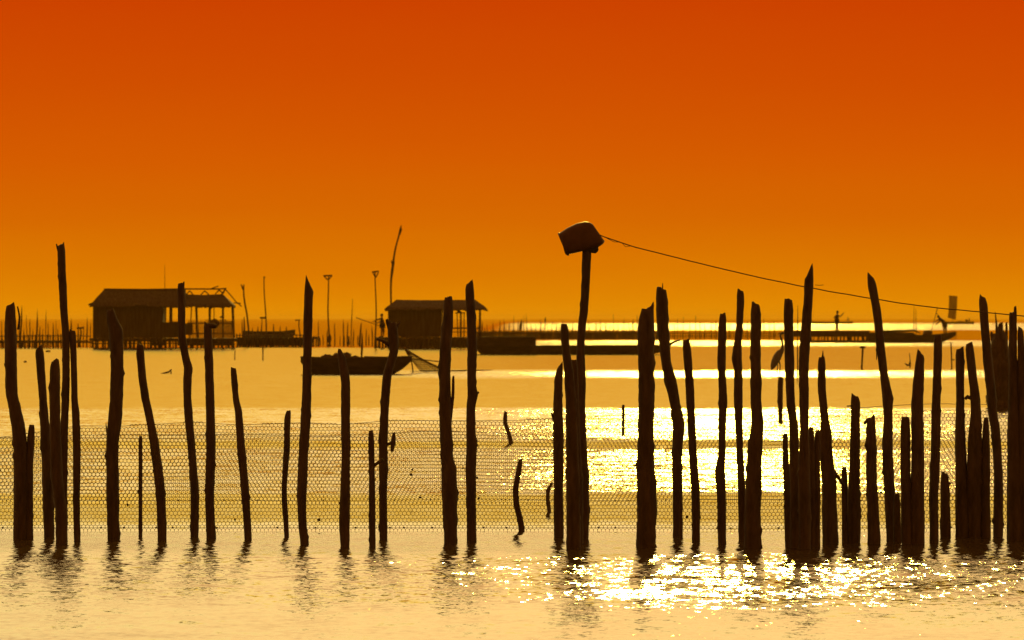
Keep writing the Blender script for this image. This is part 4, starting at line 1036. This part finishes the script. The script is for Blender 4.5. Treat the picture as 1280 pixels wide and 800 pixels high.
def hut(name, label, yw, roof, eave, wall, deck, posts, panel, extra):
    Y = dist(yw); k = mpp(Y); D = 3.0
    x0, x1 = wall[0], wall[1]
    root = empty(name, Vector((at((eave[0] + eave[1]) / 2, yw, Y).x, Y, 0)), label, 'hut', 'stilt huts over the lagoon')
    Xl, Xr = at(eave[0], 0, Y).x, at(eave[1], 0, Y).x
    ze = at(0, eave[2], Y).z; zr = at(0, roof[2], Y + D / 2).z
    Rl, Rr = at(roof[0], 0, Y + D / 2).x, at(roof[1], 0, Y + D / 2).x
    # hipped thatch roof with real thickness and a ragged eave
    mb = MB()
    def slab(rl, rr, xl, xr, zr_, ze_, y0, y1, sagn=3):
        ym = (y0 + y1) / 2; n = 24; th = .09
        for sgn in (-1, 1):
            yb = y0 if sgn < 0 else y1
            rows = []
            for j in range(7):
                t = j / 6; row = []
                for i in range(n + 1):
                    s = i / n
                    X = (rl + (rr - rl) * s) * (1 - t) + (xl + (xr - xl) * s) * t
                    Z = zr_ + (ze_ - zr_) * t + .03 * noise.noise(Vector((X * 1.1, t * 3, sagn))) - .035 * math.sin(s * math.pi) * (1 - t)
                    if j == 6: Z += random.uniform(-.13, .03)
                    row.append((X, ym + (yb - ym) * t, Z))
                rows.append(row)
            for j in range(6):
                top = rows[j]; bot = rows[j + 1]
                mb.loft([top, bot], cap0=False, cap1=False, closed=False)
                mb.loft([[(p[0], p[1], p[2] - th) for p in bot], [(p[0], p[1], p[2] - th) for p in top]], cap0=False, cap1=False, closed=False)
            mb.loft([rows[6], [(p[0], p[1], p[2] - th) for p in rows[6]]], cap0=False, cap1=False, closed=False)
        for xr_, xe in ((rl, xl), (rr, xr)):
            b = len(mb.v)
            mb.v += [(xr_, ym, zr_), (xe, y0, ze_), (xe, y1, ze_), (xr_, ym, zr_ - th), (xe, y0, ze_ - th), (xe, y1, ze_ - th)]
            mb.f += [(b, b + 1, b + 2), (b + 3, b + 5, b + 4), (b + 1, b + 4, b + 5, b + 2)]
    for (rl, rr, zr_px, xl, xr, ze_px) in extra['roofs']:
        slab(at(rl, 0, Y + D / 2).x, at(rr, 0, Y + D / 2).x, at(xl, 0, Y).x, at(xr, 0, Y).x, at(0, zr_px, Y + D / 2).z, at(0, ze_px, Y - .4).z, Y - .4, Y + D + .4)
    extra['roof'] = mb.build('roof', M['thatch'], parent=root, smooth=False)
    # board walls, four sides, slightly leaning
    zd = at(0, deck[2], Y).z
    wm = MB()
    wl, wr = at(x0, 0, Y).x, at(x1, 0, Y).x; wt = at(0, wall[2], Y).z; t = .06
    off = extra.get('lean', 0) * k
    def plank_wall(xa, xb, ya, yb, alongx):
        n = int(max(abs(xb - xa), abs(yb - ya)) / .22)
        for i in range(n):
            f = (i + .5) / n; c = (xa + (xb - xa) * f, ya + (yb - ya) * f, (zd + wt) / 2)
            wid = (abs(xb - xa) if alongx else abs(yb - ya)) / n * .985
            wm.box((c[0], c[1] + random.uniform(-.008, .008), c[2] + random.uniform(-.02, .02)), (wid, t, wt - zd) if alongx else (t, wid, wt - zd))
    plank_wall(wl, wr, Y, Y, True); plank_wall(wl, wr, Y + D, Y + D, True); plank_wall(wl, wl, Y + .05, Y + D - .05, False); plank_wall(wr, wr, Y + .05, Y + D - .05, False)
    # slats batten behind the planks so no light leaks through
    wm.box(((wl + wr) / 2, Y + .06, (zd + wt) / 2), (wr - wl - .1, .03, wt - zd - .1)); wm.box(((wl + wr) / 2, Y + D - .06, (zd + wt) / 2), (wr - wl - .1, .03, wt - zd - .1))
    wm.build('wall', M['board'], parent=root, smooth=False)
    dm = MB(); dl, dr = at(deck[0], 0, Y).x, at(deck[1], 0, Y).x
    n = int((dr - dl) / .25)
    for i in range(n): dm.box((dl + (i + .5) * (dr - dl) / n, Y + D / 2 - .3, zd - .04 + random.uniform(-.01, .01)), ((dr - dl) / n * .96, D + 1.8, .06))
    dm.box(((dl + dr) / 2, Y - 1.1, zd - deck[3] * k * .5 - .08), (dr - dl, .1, deck[3] * k)); dm.box(((dl + dr) / 2, Y + D + .4, zd - .18), (dr - dl, .1, .18))
    dm.build('deck', M['board'], parent=root, smooth=False)
    for (xa, ya, xb, yb, w) in posts:
        pm = MB(); a, b = at(xa, ya, Y + .1), at(xb, yb, Y + .1); b.z = min(b.z, zd + .0); pm.tube([a, (a + b) / 2, b], w * k * .5, 7); pm.build('post', M['stake'], parent=root)
        if random.random() < .6:
            pm = MB(); a, b = at(xa + 1.5, ya, Y + D - .1), at(xb + 1.2, yb, Y + D - .1); b.z = zd; pm.tube([a, b], w * k * .4, 7); pm.build('post', M['stake'], parent=root)
    return root, Y, k, D, zd, extra['roof']

def build_huts():
    # ---- big hut
    root, Y, k, D, zd, roof = hut('stilt_hut', 'big stilt hut with a long hipped roof and a half-stripped open veranda', 434.4, (130, 281, 361.5), (113, 291, 381.5), (116.5, 202.5, 381), (113, 294, 422.5, 2.0),
        [(207.4, 382, 206.5, 421, 1.6), (213, 382, 213, 421, 3.0), (239.5, 382, 237.5, 421, 1.6), (244.5, 382, 246.5, 421, 1.8), (261.5, 382, 261.5, 421, 1.8), (267.5, 382, 267.5, 421, 1.2), (278, 381, 278.2, 421, 1.6), (290, 381, 291.8, 421, 2.2)],
        None, dict(roofs=[(130, 232, 361.8, 113, 232, 381.3), (226, 279, 367.8, 226, 291.5, 381.5)]))
    mb = MB(); ym = Y + D / 2
    mb.tube([at(130, 361.4, ym), at(180, 361.9, ym), at(225, 361.2, ym), at(274, 361.3, ym), at(283, 360.6, ym)], .95 * k, 7); mb.build('ridge_pole', M['stake'], parent=roof)
    # bare truss rafters on the stripped end
    zz = [(233, 368), (237, 363.5), (241.5, 368.5), (251, 368.5), (256, 363.5), (261, 368.3), (269, 367.5), (274, 362.5), (279, 367), (281.5, 361.5), (276, 369)]
    for a, b in zip(zz, zz[1:]):
        if abs(a[1] - b[1]) < 1: continue
        rm = MB(); rm.tube([at(*a, ym - .1), at(*b, ym - .1)], .75 * k, 6); rm.build('rafter', M['stake'], parent=roof)
    for seg in (((281, 361), (290, 371), (297, 379.5)), ((292, 378.5), (301, 379.2)), ((262, 361.5), (273, 357.6)), ((296.5, 378), (302, 383.2))):
        rm = MB(); rm.tube([at(x, y, Y + .5) for x, y in seg], .65 * k, 6); rm.build('rafter', M['stake'], parent=roof)
    rm = MB(); rm.tube([at(110.7, 381, Y), at(116, 379.5, Y)], [1.2 * k, 1.6 * k], 6); rm.tube([at(112, 383.6, Y), at(117, 380, Y)], .8 * k, 6); rm.build('eave_end', M['thatch'], parent=roof)
    mb = MB(); mb.tube([at(203, 382.2, Y), at(292, 381.7, Y)], .9 * k, 6); mb.build('beam', M['stake'], parent=root)
    # slatted railing along the veranda, solid boards at its left
    mb = MB(); z1 = at(0, 401, Y).z
    x = 236.0
    while x < 291.5:
        h = at(0, 400.5 + random.uniform(-1.4, 1.2), Y).z
        mb.box((at(x, 0, Y).x, Y - .05, (zd + h) / 2), ((.9 if x < 264 else 1.45) * k, .04, h - zd)); x += 2.15 if x < 264 else 1.95
    mb.box((at(263, 0, Y).x, Y + .0, at(0, 404, Y).z), (58 * k, .05, .09)); mb.box((at(263, 0, Y).x, Y + .0, at(0, 417, Y).z), (58 * k, .05, .09))
    mb.build('railing', M['bamboo'], parent=root, smooth=False)
    mb = MB(); mb.box((at(209, 0, Y).x, Y - .03, at(0, 412.5, Y).z), (15 * k, .05, 19.5 * k)); mb.box((at(220, 0, Y).x, Y + .25, at(0, 412, Y).z), (13 * k, .05, 20 * k)); mb.build('board_panel', M['board'], parent=root, smooth=False)
    mb = MB(); mb.box((at(233.5, 0, Y).x, Y - .15, at(0, 411.5, Y).z), (15.5 * k, .06, 14.5 * k)); mb.build('board_panel', M['board'], parent=root, smooth=False)
    mb = MB(); mb.blob(at(267.5, 404.5, Y - .3), (6 * k, .3, 5.5 * k), 14, 10, .35, 3); tag(mb.build('net_bundle', M['net'], origin=at(267.5, 409, Y - .3)), 'round bundle of netting hanging on the veranda railing of the big hut', 'net bundle', 'bundles of netting')
    mb = MB(); mb.blob(at(277.6, 396.3, Y + .1), (2.6 * k, .12, 1.3 * k), 10, 7, .5, 5); mb.blob(at(263, 384.5, Y + .1), (1.8 * k, .1, 2.0 * k), 10, 7, .4, 6); mb.build('hanging_tackle', M['net'], parent=root)
    stilt_row(root, np.arange(114.5, 294, 4.4), 423.5, 434.4, Y - 1.1, 2.0)
    stilt_row(root, np.arange(116, 294, 6.5), 423.5, 433.9, Y + D, 2.2)
    mb = MB(); mb.tube([at(114, 429.5, Y - 1.15), at(204, 429, Y - 1.15), at(294, 430, Y - 1.15)], .7 * k, 6); mb.build('brace', M['stake'], parent=root)
    mb = MB(); mb.box((at(258, 0, Y).x, Y - .9, at(0, 428.6, Y).z), (70 * k, .05, 6.5 * k)); mb.build('skirt_board', M['board'], parent=root, smooth=False)
    mb = MB(); mb.box((at(198, 0, Y).x, Y - .9, at(0, 428.9, Y).z), (20 * k, .05, 6.2 * k)); mb.build('skirt_board', M['board'], parent=root, smooth=False)
    # ---- smaller hut
    root, Y, k, D, zd, roof = hut('stilt_hut', 'smaller stilt hut with plank walls, thatch roof and an open end', 434.4, (495.5, 594, 374.5), (481.5, 609, 385.5), (485.5, 551.5, 384.5), (468.5, 612, 421.2, 3.0),
        [(553.5, 386, 553.5, 420, 1.6), (571.2, 391, 572.5, 420, 1.3), (575.4, 390, 575.4, 420, 1.4), (580.2, 390, 580, 420, 1.3), (599.3, 386, 599.3, 420, 1.6)],
        None, dict(roofs=[(495.5, 594, 374.5, 481, 609.5, 385.6)]))
    mb = MB(); mb.tube([at(480.8, 387.6, Y - .3), at(484, 385.5, Y - .3)], 1.3 * k, 6); mb.build('eave_end', M['thatch'], parent=roof)
    mb = MB(); mb.box((at(575, 0, Y).x, Y + 1, at(0, 391.2, Y).z), (13 * k, .8, 1.3 * k)); mb.blob(at(574, 390.2, Y + .6), (3 * k, .2, 1.6 * k), 10, 7, .4, 1); mb.build('shelf', M['board'], parent=root, smooth=False)
    mb = MB(); mb.tube([at(552, 410.2, Y + .1), at(600, 410.2, Y + .1)], .9 * k, 6); mb.tube([at(552, 415, Y + .1), at(600, 415, Y + .1)], .5 * k, 6); mb.build('rail', M['bamboo'], parent=root)
    stilt_row(root, np.arange(470, 612, 5.5), 422, 434.4, Y - 1.1, 2.6)
    stilt_row(root, np.arange(472, 612, 6.0), 422, 433.9, Y + D, 2.4)
    mb = MB(); mb.box((at(541, 0, Y).x, Y - .95, at(0, 429.5, Y).z), (112 * k, .05, 9.5 * k)); mb.build('skirt_board', M['board'], parent=root, smooth=False)
    # ---- walkways
    walkway('long low stilt walkway joining the left side of the big hut', -140, 114, 435.4, 426.0, 418.5, 4.7)
    walkway('short stilt walkway running right from the big hut veranda', 294.5, 383, 433.4, 422.0, 417.5, 3.6, thick=3.0)
    walkway('small landing stage behind the stern of the laden boat', 384, 398.5, 430.6, 421.5, 420.5, 4.0, thick=1.2)
    Y = dist(433.4); k = mpp(Y)
    mb = MB(); mb.box((at(339, 0, Y).x, Y + .8, at(0, 428.2, Y).z), (88 * k, .05, 8.0 * k)); tag(mb.build('plank_screen', M['board'], origin=(at(339, 0, Y).x, Y + .8, 0), smooth=False), 'dark plank screen under the walkway right of the big hut', 'screen')
    # far fence behind the punts
    Y = dist(421.8); k = mpp(Y)
    root = empty('picket_fence', Vector((at(715, 420, Y).x, Y, 0)), 'low dense picket fence across the glittering water behind the long dugout', 'fence')
    mb = MB(); x = 596.0
    while x < 836:
        t = at(0, 414.2 + random.uniform(-.9, .8), Y).z; mb.box((at(x, 0, Y).x, Y + random.uniform(-.05, .05), t / 2 - .1), (random.uniform(1.0, 1.7) * k, .06, t + .2)); x += 1.35
    mb.build('picket_panel', M['stake'], parent=root, smooth=False)
    mb = MB(); mb.tube([at(596, 415.6, Y - .1), at(715, 416, Y - .1), at(836, 415.5, Y - .1)], .8 * k, 6); mb.build('rail', M['bamboo'], parent=root)
    Y = dist(421.6) + 30; k = mpp(Y)
    root = empty('picket_fence', Vector((at(905, 420, Y).x, Y, 0)), 'thin wide-spaced picket fence in the brightest water between the glitter posts', 'fence')
    mb = MB(); x = 834.0
    while x < 985:
        t = at(0, 416.2 + random.uniform(-1, .6), Y).z; mb.box((at(x, 0, Y).x, Y, t / 2 - .1), (.8 * k, .06, t + .2)); x += random.uniform(2.4, 3.6)
    mb.build('picket_panel', M['stake'], parent=root, smooth=False)
    mb = MB(); mb.tube([at(834, 416.4, Y - .1), at(985, 416.2, Y - .1)], .55 * k, 6); mb.tube([at(834, 419.6, Y - .1), at(985, 419.3, Y - .1)], .4 * k, 6); mb.build('rail', M['bamboo'], parent=root)

def build_boats():
    GB = 'fishing boats on the lagoon'
    # laden boat close by
    r, Y = boat('fishing_boat', 'wooden fishing boat laden with bundles, nearest of the boats behind the posts', 'boat', 376, 515, 467.2,
                lambda t: 446.5 + 2.2 * math.sin(min(1, t * 1.2) * math.pi) * .6 + (1.5 if t < .3 else 0) * 0 - 0.5 * (t > .92), 1.15, group=GB, rake0=.55, rake1=.62, stern=.5)
    k = mpp(Y)
    for i, (x, y, w, h) in enumerate(((409, 446.5, 7.5, 3.6), (419.5, 446.5, 5.0, 5.0), (433.5, 446.5, 6.2, 6.2), (444, 448, 7.5, 3.4))):
        mb = MB(); mb.blob(at(x, y, Y), (w * k, .26, h * k), 14, 10, .35, i + 2)
        tag(mb.build('net_bundle', M['net'], origin=at(x, y + h, Y)), ['low bundle of netting at the stern end of the laden boat', 'round bundle of netting behind the spear-pointed post in the boat', 'largest bundle of netting in the middle of the laden boat', 'flat bundle of netting beside the stick in the laden boat'][i], 'net bundle', 'bundles of netting')
    pole_between('bamboo_pole', at(455, 446.2, Y - .2), at(489, 446.8, Y - .2), .035, 'bamboo', 'bamboo pole lying along the gunwale of the laden boat', 'pole')
    # conical lift net off the bow
    Yn = dist(465.5); kn = mpp(Yn)
    apex = at(504.5, 434.5, Yn)
    root = empty('lift_net', Vector((at(540, 465, Yn).x, Yn, 0)), 'fine cone-shaped net spread out to dry off the bow of the laden boat', 'net')
    mb = MB(); n = 26; base = []
    for i in range(n):
        th = 2 * math.pi * i / n; base.append(Vector((at(543, 0, Yn).x + math.cos(th) * 17.5 * kn, Yn + math.sin(th) * .55, .02 + .03 * random.random())))
    for i in range(n):
        mid = apex.lerp(base[i], .5) - Vector((0, 0, .05)); mb.tube([apex, mid, base[i]], .0075, 4)
    for q in range(1, 13):
        t = q / 12; ring = [apex.lerp(b, t) - Vector((0, 0, .2 * t * (1 - t))) for b in base]; mb.tube(ring + [ring[0]], .0075, 4)
    mb.build('netting', M['net'], parent=root)
    mb = MB(); mb.tube([at(513, 449, Yn), at(530, 449.8, Yn), at(553, 452.5, Yn)], .7 * kn, 6); mb.build('boom', M['bamboo'], parent=root)
    mb = MB(); mb.tube([apex + Vector((0, 0, .03)), at(509, 442, Yn), at(514, 448.5, Yn), at(516.5, 466, Yn)], .8 * kn, 6); mb.build('pole', M['bamboo'], parent=root)
    mb = MB(); mb.tube([at(513, 464, Yn), at(540, 463.5, Yn), at(570, 463.5, Yn), at(594, 462.8, Yn), at(617, 462.5, Yn)], [.3 * kn, .5 * kn, .9 * kn, .8 * kn, .2 * kn], 6); mb.build('trailing_hem', M['net'], parent=root)
    # big dugout pair by the hut
    r, Y = boat('long_boat', 'high-sided dark boat with a covered hold moored at the smaller hut', 'boat', 594, 670, 442.6, lambda t: 421.8 + 1.0 * math.sin(t * math.pi), 1.7, group=GB, rake0=.5, stern=.35, bow=.55, thwarts=2)
    k = mpp(Y)
    mb = MB(); mb.box((at(636, 0, Y).x, Y, at(0, 421.8, Y).z), (60 * k, 1.3, .12)); mb.build('hold_cover', M['board'], parent=r, smooth=False)
    r, Y = boat('long_boat', 'very long low dugout stretching past the bucket post towards the stoutest post', 'boat', 662, 838, 443.2, lambda t: 432.2 - .6 * t * t, 1.3, group=GB, rake1=.42, thwarts=5, dy=1.8)
    # long punt with raised deck
    r, Y = boat('long_boat', 'long punt with an upswept end under the bent boatman', 'boat', 1085, 1195, 428.2, lambda t: 416.3 + 3.0 * math.sin(min(1, t) * math.pi) * (t > .5) * 1.0 - 1.0 * max(0, (t - .8) / .2), 1.6, group=GB, rake1=.75, thwarts=3)
    k = mpp(Y)
    mb = MB(); mb.blob(at(1159.5, 416.8, Y), (6 * k, .5, 3.8 * k), 14, 10, .5, 9); tag(mb.build('net_bundle', M['net'], origin=at(1159.5, 420, Y)), 'heap of netting in the punt in front of the bent boatman', 'net bundle', 'bundles of netting')
    mb = MB(); mb.tube([at(1095, 414.3, Y - .2), at(1125, 413.8, Y - .2), at(1143, 413, Y - .2), at(1151, 416.8, Y - .2)], [1.6 * k, 1.7 * k, 1.2 * k, .5 * k], 8); tag(mb.build('net_bundle', M['net'], origin=at(1120, 416, Y - .2)), 'long rolled net lying along the punt', 'net bundle', 'bundles of netting')
    root = empty('floating_deck', Vector((at(1040, 428, Y).x, Y, 0)), 'long low raised deck on short legs joined to the punt', 'deck')
    mb = MB(); zt = at(0, 413.6, Y).z; zb = at(0, 421.0, Y).z
    mb.box((at(1038, 0, Y).x, Y + .6, (zt + zb) / 2), (98 * k, 1.6, zt - zb)); mb.build('deck', M['board'], parent=root, smooth=False)
    mb = MB(); mb.box((at(1052, 0, Y).x, Y + .2, at(0, 426.8, Y).z), (86 * k, .9, 2.8 * k)); mb.build('float', M['board'], parent=root, smooth=False)
    for i in range(26):
        lm = MB(); x = 1000 + i * 3.6 + random.uniform(-2, 2); w = (1.2 if x < 1030 else 2.2); lm.tube([at(x, 420, Y + .2), at(x + random.uniform(-1.5, 1.5), 429, Y + .2)], w * k * .5, 6); lm.build('leg', M['stake'], parent=root)
    # far boats
    boat('fishing_boat', 'slim far boat carrying a sitting person, seen above the raised deck', 'boat', 1013, 1066, 404.6, lambda t: 402.4 - .5 * (2 * t - 1) ** 4, 1.6, group=GB, thwarts=2)
    r, Y = boat('sailing_boat', 'distant boat under a narrow hoisted sail', 'boat', 1180, 1217.5, 405.1, lambda t: 402.6 - .6 * (2 * t - 1) ** 4, 1.8, group=GB, thwarts=2)
    k = mpp(Y)
    mb = MB(); rows = []
    for j in range(9):
        t = j / 8; row = []
        for i in range(7):
            s = i / 6; x = 1186.2 - 1.6 * t + s * (10.6 - .8 * t) + .5 * math.sin(t * 3); y = 369.2 + 28 * t + s * (1.0 + 1.6 * t)
            row.append(at(x, y, Y) + Vector((0, .25 * math.sin(s * math.pi) * math.sin(t * math.pi), 0)))
        rows.append(row)
    for a, b in zip(rows, rows[1:]):
        mb.loft([a, b], cap0=False, cap1=False, closed=False); mb.loft([[p + Vector((0, .03, 0)) for p in b], [p + Vector((0, .03, 0)) for p in a]], cap0=False, cap1=False, closed=False)
    mb.build('sail', M['sail'], parent=r)
    mb = MB(); mb.tube([at(1190.5, 369.5, Y + .08), at(1190.6, 386, Y + .08), at(1191, 404.5, Y + .08)], .32 * k, 6); mb.build('mast', M['bamboo'], parent=r)
    mb = MB(); mb.blob(at(1208, 401.4, Y), (2.0 * k, .5, 2.2 * k), 8, 6, .4, 3); mb.blob(at(1200, 402.2, Y), (5 * k, .5, 1.0 * k), 8, 6, .4, 5); tag(mb.build('net_bundle', M['net'], origin=at(1208, 403, Y)), 'heap of gear in the distant sailing boat', 'net bundle', 'bundles of netting')
    # boat behind the right walkway
    boat('fishing_boat', 'slender boat with a lifted bow lying behind the walkway right of the big hut', 'boat', 304, 369, 424.5, lambda t: 414.6 - 2.2 * max(0, (t - .75) / .25) - .8 * max(0, (.2 - t) / .2), 1.5, group=GB, rake1=.6, thwarts=3)

build_world(); build_water(); build_haze()
build_posts(); build_bucket(); build_nets()
build_stakes(); build_stump(); build_huts(); build_boats(); build_people(); build_heron()
